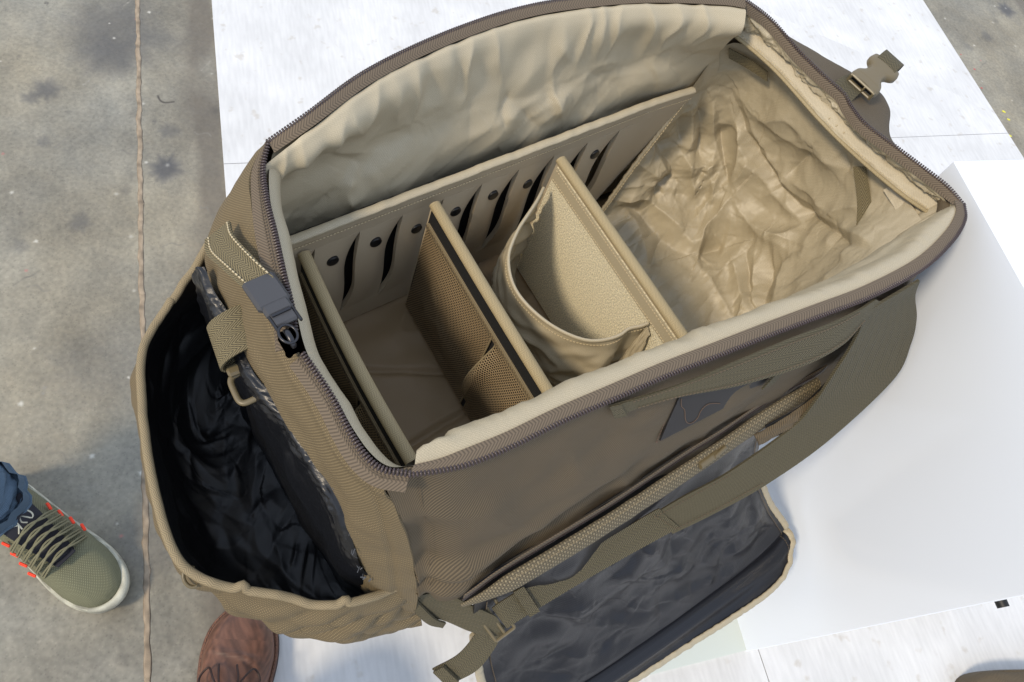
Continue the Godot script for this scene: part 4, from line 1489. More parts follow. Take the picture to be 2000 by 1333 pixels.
func build_right_end():
	var T := P([.541, .653, -.298, .575, .700, -.306, .604, .705, -.27, .612, .706, -.20, .620, .706, -.13, .626, .706, -.06, .612, .712, -.010])
	var m1 := P([.512, .595, -.293, .585, .610, -.300, .628, .60, -.26, .642, .59, -.20, .645, .59, -.13, .612, .62, -.06, .535, .645, -.012])
	var m2 := P([.480, .535, -.285, .560, .535, -.285, .605, .525, -.25, .622, .515, -.19, .622, .515, -.13, .585, .53, -.07, .510, .555, -.012])
	var m3 := P([.455, .480, -.276, .520, .480, -.26, .555, .475, -.22, .570, .470, -.17, .570, .468, -.12, .550, .470, -.07, .500, .475, -.012])
	var bt := P([.430, .462, -.272, .465, .462, -.250, .478, .461, -.20, .480, .460, -.16, .480, .460, -.12, .480, .460, -.07, .480, .460, -.014])
	var bt2 := P([.338, .460, -.272, .338, .458, -.250, .338, .458, -.20, .338, .458, -.16, .338, .458, -.12, .338, .458, -.07, .338, .458, -.014])
	var rows := loft([T, m1, m2, m3, bt, bt2], 320, 280)
	var deep := pressed(320, 280, 0.50, 0.40, FOLDS + creases(70, 3, 0.06, 0.92, 0.14, 0.66, 1.0, 0.7, 0.12, 2.4) + creases(40, 4, 0.06, 0.92, 0.2, 0.7, -0.5, 0.6, 0.10, 2.0))
	rows = ruffle(rows, func(u, v, p):
		var e := clampf(minf(u, 1.0 - u) * 14.0, 0, 1) * clampf(v * 12.0, 0, 1) * smoothstep(0.99, 0.80, v)
		var d: float = deep[roundi(v * 279.0) * 320 + roundi(u * 319.0)]
		d += 0.0018 * crush(u * 7.0, v * 11.0 + u * 2.0, 7.0) * smoothstep(0.72, 0.5, v) + 0.004 * n_soft.get_noise_2d(u * 5.0, v * 5.0)
		return d * e + 0.0005 * n_soft.get_noise_2d(u * 30.0, v * 30.0))
	var a := fresh()
	put_grid(a, rows)
	var liner := commit("right_end_lining", a, M.lining, bag)
	# bound seam where the cloth leaves the padded panel
	var seam := P([.541, .653, -.296, .512, .595, -.289, .480, .535, -.281, .452, .478, -.272])
	a = fresh()
	var sp := along(seam, 90)
	for i in sp.size():
		sp[i] += Vector3(0, 0, 0.0014 * n_fine.get_noise_1d(i * 0.5))
	put_tube(a, sp, 0.0042, 8, 0.7, Vector3(0, 0, 1), false, true, func(u): return 1.0 + 0.3 * n_fine.get_noise_1d(u * 30.0))
	commit("bound_seam", a, M.lining, liner)
	a = fresh()
	put_stitches(a, shift(sp, Vector3(-0.002, 0.002, 0.004)), Vector3(0, 0, 1), 0.0042, 0.003, 0.0012)
	commit("stitching", a, M.thread, liner, "stuff")
	# strip between the zip and the stiffening bar
	var t0 := rev(inset(RR, 0.0046, -0.0085))
	var t1 := P([.556, .752, -.296, .577, .742, -.272, .590, .734, -.225, .598, .730, -.18, .603, .728, -.145, .606, .730, -.11, .620, .730, -.05, .632, .730, -.010])
	var t2 := P([.556, .728, -.303, .582, .726, -.28, .602, .722, -.21, .612, .720, -.15, .620, .720, -.09, .634, .720, -.03, .642, .722, -.006])
	rows = loft([t0, t1, t2], 200, 34)
	rows = ruffle(rows, func(u, v, p):
		return (0.003 * crease(u * 12.0, v * 1.6 + 3.0) + 0.0035 * n_soft.get_noise_2d(u * 9.0, v * 2.0)) * clampf(v * 4.0, 0, 1) * clampf((1.0 - v) * 5.0, 0, 1))
	a = fresh()
	put_grid(a, rows)
	commit("rim_lining", a, M.lining, bag)
	# gathered corner between the bar's end and the front edge
	rows = loft([P([.612, .7465, -.001, .621, .747, -.006, .622, .746, -.030, .611, .745, -.060]), P([.604, .736, -.003, .622, .733, -.008, .634, .728, -.022, .632, .728, -.060]), P([.594, .724, -.006, .612, .718, -.012, .628, .716, -.026, .626, .716, -.064]), P([.570, .700, -.010, .596, .694, -.016, .612, .694, -.030, .616, .698, -.066])], 40, 40)
	rows = ruffle(rows, func(u, v, p): return 0.002 * fold(u * 5.0, v * 2.0, 0.4, 0.3, 2.0) * sin(v * PI))
	a = fresh()
	put_grid(a, rows)
	commit("corner_lining", a, M.lining, bag)
	# the bar across the end: a stiffener in a sleeve of lining, sewn along both sides
	var e0 := P([.556, .726, -.322, .580, .722, -.245, .592, .715, -.165, .600, .714, -.110, .614, .714, -.050, .630, .718, .002])
	var e1 := P([.586, .736, -.322, .610, .728, -.245, .619, .722, -.165, .626, .721, -.110, .640, .721, -.050, .653, .724, .004])
	var n := 150
	var ca := along(e0, n); var cb := along(e1, n)
	rows = []
	for k in 16:
		var x := k / 15.0
		var r := PackedVector3Array()
		for i in n:
			var lift := 0.0065 * pow(maxf(0.0, sin(clampf((x - 0.16) / 0.72, 0, 1) * PI)), 0.7)
			lift += 0.0012 * n_soft.get_noise_2d(i * 0.09, x * 3.0)
			r.append(ca[i].lerp(cb[i], x) + Vector3(-0.1 * lift, lift, 0))
		rows.append(r)
	a = fresh()
	put_sheet(a, rows, 0.0016)
	var bar := commit("stiffening_bar", a, M.lining_soft, bag)
	a = fresh()
	put_tube(a, shift(ca, Vector3(-0.001, -0.0005, 0)), 0.0026, 8, 0.8, Vector3.UP)
	commit("bar_piping", a, M.binding, bar)
	a = fresh()
	for x in [0.06, 0.90]:
		var q := PackedVector3Array()
		for i in n:
			q.append(ca[i].lerp(cb[i], x) + Vector3(0, 0.0016, 0))
		put_stitches(a, q, Vector3.UP, 0.0036, 0.0024, 0.0009)
	for k in 3:
		var i0 := int(n * 0.50) + k * 5
		put_stitches(a, PackedVector3Array([ca[i0].lerp(cb[i0], 0.1) + Vector3(0, .004, 0), ca[i0].lerp(cb[i0], 0.5) + Vector3(0, .0085, 0), ca[i0].lerp(cb[i0], 0.9) + Vector3(0, .004, 0)]), Vector3.UP, 0.0036, 0.0026, 0.0008)
	commit("stitching", a, M.thread, bar, "stuff")
	# webbing sewn down at the near end, and a short length at the far corner
	a = fresh()
	put_webbing(a, P([.614, .690, -.108, .607, .665, -.070, .594, .640, -.042, .574, .610, -.028]), P([.622, .696, -.100, .617, .670, -.060, .604, .642, -.032, .582, .606, -.020]), 40, 0.0015, 4)
	commit("sewn_webbing", a, M.web_khaki, bag)
	a = fresh()
	put_webbing(a, P([.572, .700, -.300, .588, .698, -.280, .598, .698, -.255]), P([.576, .688, -.296, .592, .686, -.274, .601, .687, -.250]), 24, 0.0015, 4)
	commit("sewn_webbing", a, M.web_khaki, bag)

# ====================================================================== the pocket on the left end
var PR: PackedVector3Array

func build_end_pocket():
	var ep := Node3D.new(); ep.name = "end_pocket"
	bag.add_child(ep)
	ep.set_meta("label", "black lined pocket gaping at the left end")
	PR = P([-.036, .612, -.318, -.050, .604, -.308, -.070, .594, -.297, -.082, .588, -.289, -.109, .58, -.271, -.128, .58, -.245, -.143, .58, -.196, -.153, .58, -.149, -.160, .58, -.097, -.160, .58, -.059, -.150, .575, -.037, -.132, .57, -.019, -.095, .565, .008, -.079, .56, .023, -.056, .56, .035, -.030, .555, .041, -.012, .552, .042, .001, .556, .046])
	var mid := P([-.030, .53, -.326, -.10, .53, -.300, -.145, .53, -.25, -.165, .53, -.15, -.165, .53, -.06, -.12, .525, .010, -.075, .52, .042, -.03, .52, .056, .004, .52, .060])
	var low := P([-.030, .46, -.322, -.10, .46, -.29, -.140, .46, -.24, -.158, .46, -.15, -.156, .46, -.065, -.118, .46, .005, -.088, .455, .036, -.045, .455, .060, .010, .455, .074])
	var btm := P([-.030, .43, -.31, -.09, .43, -.275, -.125, .43, -.23, -.140, .43, -.15, -.140, .43, -.075, -.112, .426, -.008, -.085, .424, .026, -.045, .424, .052, .014, .424, .070])
	var rows := loft([PR, mid, low, btm], 200, 60)
	rows = ruffle(rows, func(u, v, p):
		var d := 0.005 * n_soft.get_noise_2d(u * 9.0, v * 3.0) * clampf(v * 4.0, 0, 1)
		d += 0.005 * (1.0 - 2.2 * absf(n_ridge.get_noise_2d(u * 9.0 + v * 2.0, v * 3.0))) * clampf(v * 3.0, 0, 1) * clampf((u - 0.5) * 6.0, 0, 1)
		return -d)
	var a := fresh()
	put_sheet(a, rows, 0.0016)
	commit("pocket_wall", a, M.canvas, ep)
	# floor of the pocket, outside
	a = fresh()
	put_sheet(a, loft([btm, P([-.04, .426, -.28, -.06, .426, -.2, -.06, .426, -.1, -.04, .426, 0, .01, .426, .05])], 60, 10), 0.002)
	commit("pocket_base", a, M.canvas_dark, ep)
	# the black lining: down the outer wall, over the floor, up the bag's end
	var C := Vector3(-0.085, 0.14, -0.13)
	var pull := func(c: PackedVector3Array, d: float, dh: float) -> PackedVector3Array:
		var o := PackedVector3Array()
		for p in c:
			var w := Vector3(C.x - p.x, 0, C.z - p.z).normalized()
			o.append(p + w * d + Vector3(0, dh, 0))
		return o
	var i0: PackedVector3Array = pull.call(PR, 0.004, -0.002)
	var i1: PackedVector3Array = pull.call(mid, 0.008, 0.0)
	var i2: PackedVector3Array = pull.call(low, 0.014, 0.0)
	var i3: PackedVector3Array = pull.call(btm, 0.040, 0.008)
	var i4 := P([-.030, .437, -.30, -.040, .437, -.26, -.043, .437, -.2, -.043, .437, -.15, -.043, .437, -.10, -.043, .437, -.06, -.040, .437, -.03, -.034, .437, -.0, -.02, .438, .02])
	rows = loft([i0, i1, i2, i3, i4], 220, 130)
	var bk := pressed(220, 130, 0.60, 0.26, creases(60, 12, 0.05, 0.95, 0.1, 0.9, 0.6, 1.2, 0.12, 2.6))
	rows = ruffle(rows, func(u, v, p):
		return (0.007 * crush(u * 4.0, v * 2.6, 1.0) + bk[roundi(v * 129.0) * 220 + roundi(u * 219.0)] - 0.005) * clampf(v * 4.0, 0, 1))
	a = fresh()
	put_grid(a, rows, null, true)
	commit("pocket_lining", a, M.black_deep, ep)
	var be := P([-.052, .672, -.256, -.053, .670, -.230, -.050, .668, -.205, -.052, .67, -.151, -.043, .67, -.111, -.037, .668, -.065, -.031, .658, -.024, -.034, .622, .005, -.031, .582, .022, -.012, .552, .040])
	var b1 := P([-.060, .664, -.262, -.061, .660, -.232, -.059, .658, -.205, -.060, .66, -.151, -.051, .66, -.111, -.045, .658, -.065, -.042, .648, -.026, -.043, .612, -.001, -.040, .575, .014, -.018, .548, .034])
	var b2 := P([-.062, .60, -.275, -.060, .60, -.2, -.058, .60, -.15, -.054, .60, -.10, -.050, .60, -.05, -.046, .56, -.005, -.034, .53, .02, -.016, .52, .034])
	var b3 := P([-.060, .445, -.275, -.060, .445, -.2, -.058, .445, -.15, -.056, .445, -.10, -.052, .445, -.05, -.046, .445, -.01, -.034, .45, .02, -.016, .45, .04])
	rows = loft([rev(be), rev(b1), rev(b2), rev(b3)], 240, 110)
	rows = ruffle(rows, func(u, v, p):
		var d := (0.004 * facet(p.z * 16.0, p.y * 16.0, 3.0) + 0.0007 * facet(p.z * 45.0, p.y * 40.0, 4.0)) * clampf(v * 7.0, 0, 1)
		d += 0.0022 * crease(p.z * 40.0, v * 20.0) * bump(v, 0.06, 0.05)
		return d)
	a = fresh()
	put_grid(a, rows, null, true)
	commit("wall_lining", a, M.black_lining, ep)
	# bits of frayed coating along that edge
	a = fresh()
	var rng := RandomNumberGenerator.new(); rng.seed = 9
	var ec := along(be, 60)
	for i in 26:
		var p := ec[rng.randi_range(2, 57)] + Vector3(-0.004 + rng.randf() * 0.004, 0.002, rng.randf_range(-0.004, 0.004))
		var bs := Basis.from_euler(Vector3(rng.randf() * 3.0, rng.randf() * 3.0, rng.randf() * 3.0))
		put_box(a, Transform3D(bs, p), Vector3(rng.randf_range(0.002, 0.006), 0.0006, 0.0012), 0.0002)
	commit("frayed_coating", a, plain(Color(0.3, 0.31, 0.33), 0.4), ep, "stuff")
	# bound rim, pinched in three places
	var rp := along(PR, 240)
	for i in 240:
		var u := i / 239.0
		rp[i] += Vector3(0, 0.0015 * n_soft.get_noise_1d(u * 14.0) * 2.0, 0)
		for q in [0.13, 0.72, 0.885]:
			var b := bump(u, q, 0.006)
			rp[i] += Vector3(0.003, 0.004, -0.002) * b
	a = fresh()
	put_tube(a, rp, 0.0040, 10, 0.8, Vector3.UP)
	commit("rim_binding", a, M.binding_dark, ep)
	# small hook outside the rim, plastic
	a = fresh()
	var hk := PackedVector3Array()
	for i in 13:
		var g := -2.4 + 4.2 * i / 12.0
		hk.append(V(-.160, .560, -.044) + Vector3(0.003 - 0.006 * cos(g), -0.003 * sin(g), 0.008 * sin(g)))
	put_tube(a, hk, 0.0017, 8, 1.0, Vector3.UP)
	commit("hook", a, M.plastic, ep)

# ====================================================================== the pocket on the front
func build_front_pocket():
	var fp := Node3D.new(); fp.name = "front_pocket"
	bag.add_child(fp)
	# zip line
	var zl := P([.037, .560, .080, .050, .570, .079, .066, .579, .0775, .094, .586, .0765, .140, .590, .0755, .200, .590, .0735, .287, .590, .0675, .336, .590, .0655, .390, .590, .0615, .439, .594, .0605, .480, .600, .061, .493, .607, .057])
	var ta := fresh(); var te := fresh(); var st := fresh()
	var up := shift(zl, Vector3(0, 0.011, -0.0015))
	zip_run(ta, te, st, zl, up, 0.0030, 0.0019)
	var z := Node3D.new(); z.name = "pocket_zipper"
	fp.add_child(z)
	commit("zip_tape", ta, M.tape, fp)
	z.queue_free()
	fp.remove_child(z)
	commit("zip_teeth", te, M.teeth, fp, "stuff")
	# inside of the pocket, dark, behind the gap
	var a := fresh()
	put_sheet(a, loft([shift(zl, Vector3(0, -0.004, -0.004)), shift(zl, Vector3(0, -0.03, -0.008)), shift(zl, Vector3(0, -0.06, 0.004))], 100, 12), 0.001)
	commit("pocket_inside", a, M.loop_black, fp)
	# rolled lip of spacer cloth below the zip
	var lip := P([.036, .547, .084, .050, .559, .087, .066, .568, .0885, .094, .576, .089, .140, .579, .0885, .200, .579, .0865, .287, .579, .0815, .336, .580, .0785, .390, .581, .0745, .439, .585, .0725, .475, .591, .072])
	a = fresh()
	put_tube(a, along(lip, 200), 0.0118, 16, 0.42, Vector3(0, 0.55, 0.83), false, true, func(u): return clampf(0.22 + u * 7.0, 0, 1) * (1.0 + 0.06 * n_soft.get_noise_1d(u * 12.0)))
	commit("pocket_lip", a, M.spacer, fp)
	a = fresh()
	var lp := along(shift(lip, Vector3(0, 0.0085, -0.001)), 200).slice(22)
	put_stitches(a, lp, Vector3(0, 1, 1), 0.0034, 0.0025, 0.0007)
	commit("stitching", a, M.binding_dark, fp, "stuff")
	# pale plastic tube of a cord end lying on the lip
	a = fresh()
	put_tube(a, P([.300, .585, .083, .325, .586, .081]), 0.0042, 10, 1.0, Vector3.UP)
	put_tube(a, P([.318, .588, .083, .335, .589, .080]), 0.0025, 8, 1.0, Vector3.UP)
	commit("cord_end", a, M.plastic, fp)
	# gusset at the near right corner, a folded flap of cloth with a dark mouth
	a = fresh()
	var rows := loft([P([.380, .578, .084, .43, .590, .083, .478, .606, .076, .500, .618, .060]), P([.384, .568, .094, .43, .580, .095, .482, .598, .086, .506, .612, .064])], 60, 14)
	rows = ruffle(rows, func(u, v, p): return 0.002 * n_soft.get_noise_2d(u * 6.0, v * 3.0) + 0.003 * sin(v * PI))
	put_sheet(a, rows, 0.0016)
	commit("pocket_gusset", a, M.canvas_dark, fp)
	a = fresh()
	put_sheet(a, loft([P([.395, .583, .081, .44, .592, .082, .478, .605, .074]), P([.400, .562, .094, .44, .572, .096, .482, .590, .084])], 40, 8), 0.001)
	commit("gusset_inside", a, M.loop_black, fp)
	# the flap: black coated cloth hanging out, khaki bound edge
	var flap := Node3D.new(); flap.name = "hanging_flap"
	fp.add_child(flap)
	var f0 := P([.050, .535, .087, .15, .552, .092, .25, .553, .087, .34, .553, .083, .42, .548, .080])
	var f1 := P([.050, .47, .105, .15, .475, .115, .27, .475, .120, .38, .468, .112, .450, .458, .102])
	var f2 := P([.050, .39, .145, .15, .38, .160, .28, .37, .168, .41, .362, .164, .495, .36, .150])
	var f3 := P([.052, .31, .205, .15, .295, .222, .29, .29, .226, .44, .285, .220, .536, .295, .202])
	var f4 := P([.060, .275, .243, .16, .265, .250, .29, .265, .253, .43, .27, .256, .490, .274, .252, .520, .280, .238])
	rows = loft([f0, f1, f2, f3, f4], 240, 150)
	var fk := pressed(240, 150, 0.50, 0.32, creases(46, 15, 0.3, 0.95, 0.25, 0.8, 0.4, 1.4, 0.11, 2.2) + creases(22, 16, 0.0, 0.5, 0.3, 0.8, 0.9, 0.8, 0.14, 1.8))
	rows = ruffle(rows, func(u, v, p):
		var e := clampf(minf(u, 1.0 - u) * 14.0, 0, 1) * clampf(v * 8.0, 0, 1) * clampf((0.86 - v) * 9.0, 0, 1)
		var far := smoothstep(-0.25, 0.3, n_soft.get_noise_2d(u * 2.4 + 4.0, v * 1.8))
		return e * (0.0055 * crush(u * 3.4, v * 2.6, 2.0) + 0.0008 * far * crush(u * 11.0, v * 8.0, 6.0) + fk[roundi(v * 149.0) * 240 + roundi(u * 239.0)] + 0.010 * n_soft.get_noise_2d(u * 3.4 + 2.0, v * 2.6)))
	rows = ruffle(rows, func(u, v, p):
		# fold where the stiff lower edge turns up
		return 0.006 * bump(v, 0.92, 0.03) - 0.011 * bump(v, 0.865, 0.008))
	a = fresh()
	put_sheet(a, rows, 0.003)
	commit("coated_lining", a, M.flap_lining, flap)
	var edge := PackedVector3Array()
	for i in range(rows.size() / 4, rows.size()):
		edge.append(rows[i][0])
	for j in rows[0].size():
		edge.append(rows[rows.size() - 1][j])
	for i in range(rows.size() - 1, rows.size() / 4, -1):
		edge.append(rows[i][rows[i].size() - 1])
	edge = even(edge, 330)
	for i in 330:
		edge[i] += Vector3(0, 0.0014 * n_fine.get_noise_1d(i * 0.35), 0.0014 * n_fine.get_noise_1d(i * 0.31 + 50.0))
	a = fresh()
	put_tube(a, edge, 0.0050, 10, 0.45, Vector3(0, 0.75, 0.65))
	commit("edge_binding", a, M.lining, flap)
	a = fresh()
	var sw := PackedVector3Array()
	var hh := rows.size(); var ww: int = rows[0].size()
	for i in range(6, hh - 6):
		sw.append(rows[i][8] + Vector3(0, 0.001, 0.001))
	put_stitches(a, sw, Vector3(0, 0.75, 0.65), 0.0036, 0.0026, 0.0008)
	sw = PackedVector3Array()
	for i in range(6, hh - 6):
		sw.append(rows[i][ww - 7] + Vector3(0, 0.001, 0.001))
	put_stitches(a, sw, Vector3(0, 0.75, 0.65), 0.0036, 0.0026, 0.0008)
	commit("stitching", a, M.thread_dark, flap, "stuff")

# ====================================================================== straps and handle
func build_straps():
	# shoulder strap: broad part, then the narrow webbing with its adjuster
	var ss := Node3D.new(); ss.name = "shoulder_strap"
	bag.add_child(ss)
	var a := fresh()
	put_webbing(a, P([.440, .738, .046, .446, .712, .055, .446, .685, .064, .443, .650, .074, .440, .615, .084, .424, .578, .094, .348, .550, .100, .292, .538, .098, .255, .530, .098]),
		P([.520, .738, .043, .540, .705, .050, .562, .670, .066, .578, .630, .082, .568, .588, .104, .478, .548, .124, .390, .530, .130, .321, .522, .128, .268, .518, .124]), 150, 0.0028, 12)
	commit("broad_webbing", a, M.web, ss)
	a = fresh()
	put_webbing(a, P([.262, .5345, .098, .255, .534, .096, .171, .520, .096, .086, .508, .096, .070, .500, .097]), P([.276, .5225, .124, .268, .522, .122, .186, .508, .119, .092, .496, .119, .076, .490, .120]), 90, 0.0022, 8)
	commit("narrow_webbing", a, M.web, ss)
	a = fresh()
	var st := [P([.250, .536, .102, .300, .542, .103, .345, .553, .104]), P([.272, .524, .122, .321, .527, .126, .385, .534, .128]), P([.252, .536, .099, .272, .5235, .123]), P([.105, .513, .098, .110, .501, .119]), P([.100, .512, .098, .105, .500, .119])]
	for q in st:
		put_stitches(a, shift(along(q, 50), Vector3(0, 0.0012, 0.0006)), Vector3.UP, 0.0036, 0.0026, 0.0008)
	commit("stitching", a, M.thread_dark, ss, "stuff")
	# folded keeper and ladder adjuster
	a = fresh()
	put_webbing(a, P([.103, .515, .094, .092, .513, .094]), P([.109, .502, .121, .098, .500, .121]), 10, 0.004, 6)
	commit("keeper", a, M.web, ss)
	a = fresh()
	var ctr := V(.068, .495, .108)
	var ex := (V(.092, .50, .104) - V(.068, .492, .106)).normalized()
	var ez := (V(.076, .488, .124) - V(.068, .502, .092)).normalized()
	var ey := ez.cross(ex).normalized(); ex = ey.cross(ez).normalized()
	var bs := Basis(ex, ey, ez)
	put_box(a, Transform3D(bs, ctr + ex * 0.011), Vector3(0.003, 0.003, 0.038), 0.001)
	put_box(a, Transform3D(bs, ctr - ex * 0.011), Vector3(0.003, 0.003, 0.038), 0.001)
	put_box(a, Transform3D(bs, ctr), Vector3(0.003, 0.003, 0.034), 0.001)
	for s in [-1, 1]:
		put_box(a, Transform3D(bs, ctr + ez * 0.0185 * s), Vector3(0.023, 0.003, 0.003), 0.001)
	commit("ladder_adjuster", a, M.plastic, ss)
	# webbing from the bag's corner that loops through the adjuster, and its tail
	a = fresh()
	put_webbing(a, P([.000, .520, .052, .012, .530, .058, .030, .528, .066, .050, .515, .087, .066, .503, .103, .070, .499, .108]), P([.006, .495, .066, .012, .492, .074, .026, .490, .086, .046, .484, .108, .068, .482, .124, .074, .482, .126]), 70, 0.002, 8)
	commit("looped_webbing", a, M.web, ss)
	a = fresh()
	put_webbing(a, P([.066, .488, .096, .052, .470, .108, .030, .448, .117, .004, .428, .116]), P([.078, .476, .118, .062, .458, .130, .040, .440, .139, .012, .422, .137]), 50, 0.002, 8)
	put_webbing(a, P([.014, .440, .119, .004, .431, .1185]), P([.022, .434, .1385, .012, .4255, .1395]), 8, 0.004, 5)
	commit("strap_tail", a, M.web, ss)
	# twisted loop at the pocket's corner
	a = fresh()
	put_webbing(a, P([-.002, .535, .048, .006, .520, .062, .016, .500, .080, .026, .488, .088]), P([.004, .528, .050, .002, .505, .064, .010, .488, .080, .022, .482, .090]), 40, 0.002, 6)
	commit("corner_loop", a, M.web, ss)
	# carry handle
	var ch := Node3D.new(); ch.name = "carry_handle"
	bag.add_child(ch)
	a = fresh()
	put_webbing(a, P([.175, .742, .023, .187, .741, .025, .235, .744, .032, .29, .748, .037, .345, .750, .041, .385, .750, .045, .425, .748, .046, .455, .744, .043]),
		P([.180, .730, .030, .193, .732, .031, .232, .737, .040, .29, .731, .053, .357, .729, .063, .405, .730, .063, .440, .732, .054, .468, .736, .048]), 110, 0.0026, 9)
	commit("grip_webbing", a, M.web, ch)
	a = fresh()
	put_webbing(a, P([.168, .742, .022, .178, .742, .0245]), P([.173, .729, .0295, .183, .730, .032]), 6, 0.003, 8)
	commit("handle_end", a, M.web, ch)
	a = fresh()
	put_webbing(a, P([.372, .715, .045, .366, .70, .048, .352, .668, .055]), P([.387, .715, .045, .381, .70, .048, .367, .668, .055]), 14, 0.002, 5)
	commit("handle_anchor", a, M.web, ch)
	a = fresh()
	for off in [0.12, 0.88]:
		var e0 := along(P([.187, .741, .025, .235, .744, .032, .29, .748, .037, .345, .750, .041, .385, .750, .045, .425, .748, .046]), 80)
		var e1 := along(P([.193, .732, .031, .232, .737, .040, .29, .731, .053, .357, .729, .063, .405, .730, .063, .440, .732, .054]), 80)
		var q := PackedVector3Array()
		for i in 80:
			q.append(e0[i].lerp(e1[i], off) + Vector3(0, 0.0014, 0.0008))
		put_stitches(a, q, Vector3(0, 1, 0.5), 0.0034, 0.0024, 0.0008)
	commit("stitching", a, M.thread_dark, ch, "stuff")
	# the tab beside the zip on the left, ending in a rubber sleeve
	var tb := Node3D.new(); tb.name = "pull_tab"
	bag.add_child(tb)
	a = fresh()
	put_webbing(a, P([-.046, .715, -.250, -.050, .722, -.232, -.046, .737, -.205, -.038, .744, -.176]), P([-.024, .727, -.252, -.027, .736, -.232, -.023, .746, -.203, -.0165, .750, -.176]), 50, 0.0022, 7)
	commit("tab_webbing", a, M.web_khaki, tb)
	a = fresh()
	for q in [P([-.044, .719, -.250, -.047, .726, -.232, -.043, .741, -.205, -.036, .747, -.180]), P([-.027, .728, -.252, -.030, .7375, -.232, -.026, .748, -.203, -.0195, .752, -.180])]:
		put_stitches(a, shift(along(q, 50), Vector3(0, 0.0012, 0)), Vector3.UP, 0.0036, 0.0026, 0.001)
	commit("stitching", a, M.thread, tb, "stuff")
	a = fresh()
	var p0 := V(-.0275, .7475, -.180); var p1 := V(-.0235, .7535, -.140)
	var ax := (p1 - p0).normalized()
	var sd := ax.cross(Vector3.UP).normalized()
	var bb := Basis(ax, sd.cross(ax).normalized(), sd)
	put_box(a, Transform3D(bb, p0.lerp(p1, 0.30)), Vector3(0.030, 0.0072, 0.0255), 0.0022)
	put_box(a, Transform3D(bb, p0.lerp(p1, 0.66)), Vector3(0.018, 0.0062, 0.021), 0.0020)
	put_box(a, Transform3D(bb, p0.lerp(p1, 0.93)), Vector3(0.016, 0.0044, 0.0185), 0.0016)
	commit("rubber_sleeve", a, M.rubber, tb)
	a = fresh()
	put_box(a, Transform3D(bb, p0.lerp(p1, 0.88) + Vector3(0, 0.003, 0)), Vector3(0.0022, 0.0018, 0.015), 0.0005)
	for s in [-1, 1]:
		put_box(a, Transform3D(bb, p0.lerp(p1, 1.02) + sd * 0.0092 * s + Vector3(0, 0.001, 0)), Vector3(0.015, 0.003, 0.0022), 0.0007)
	commit("metal_link", a, M.metal, tb)

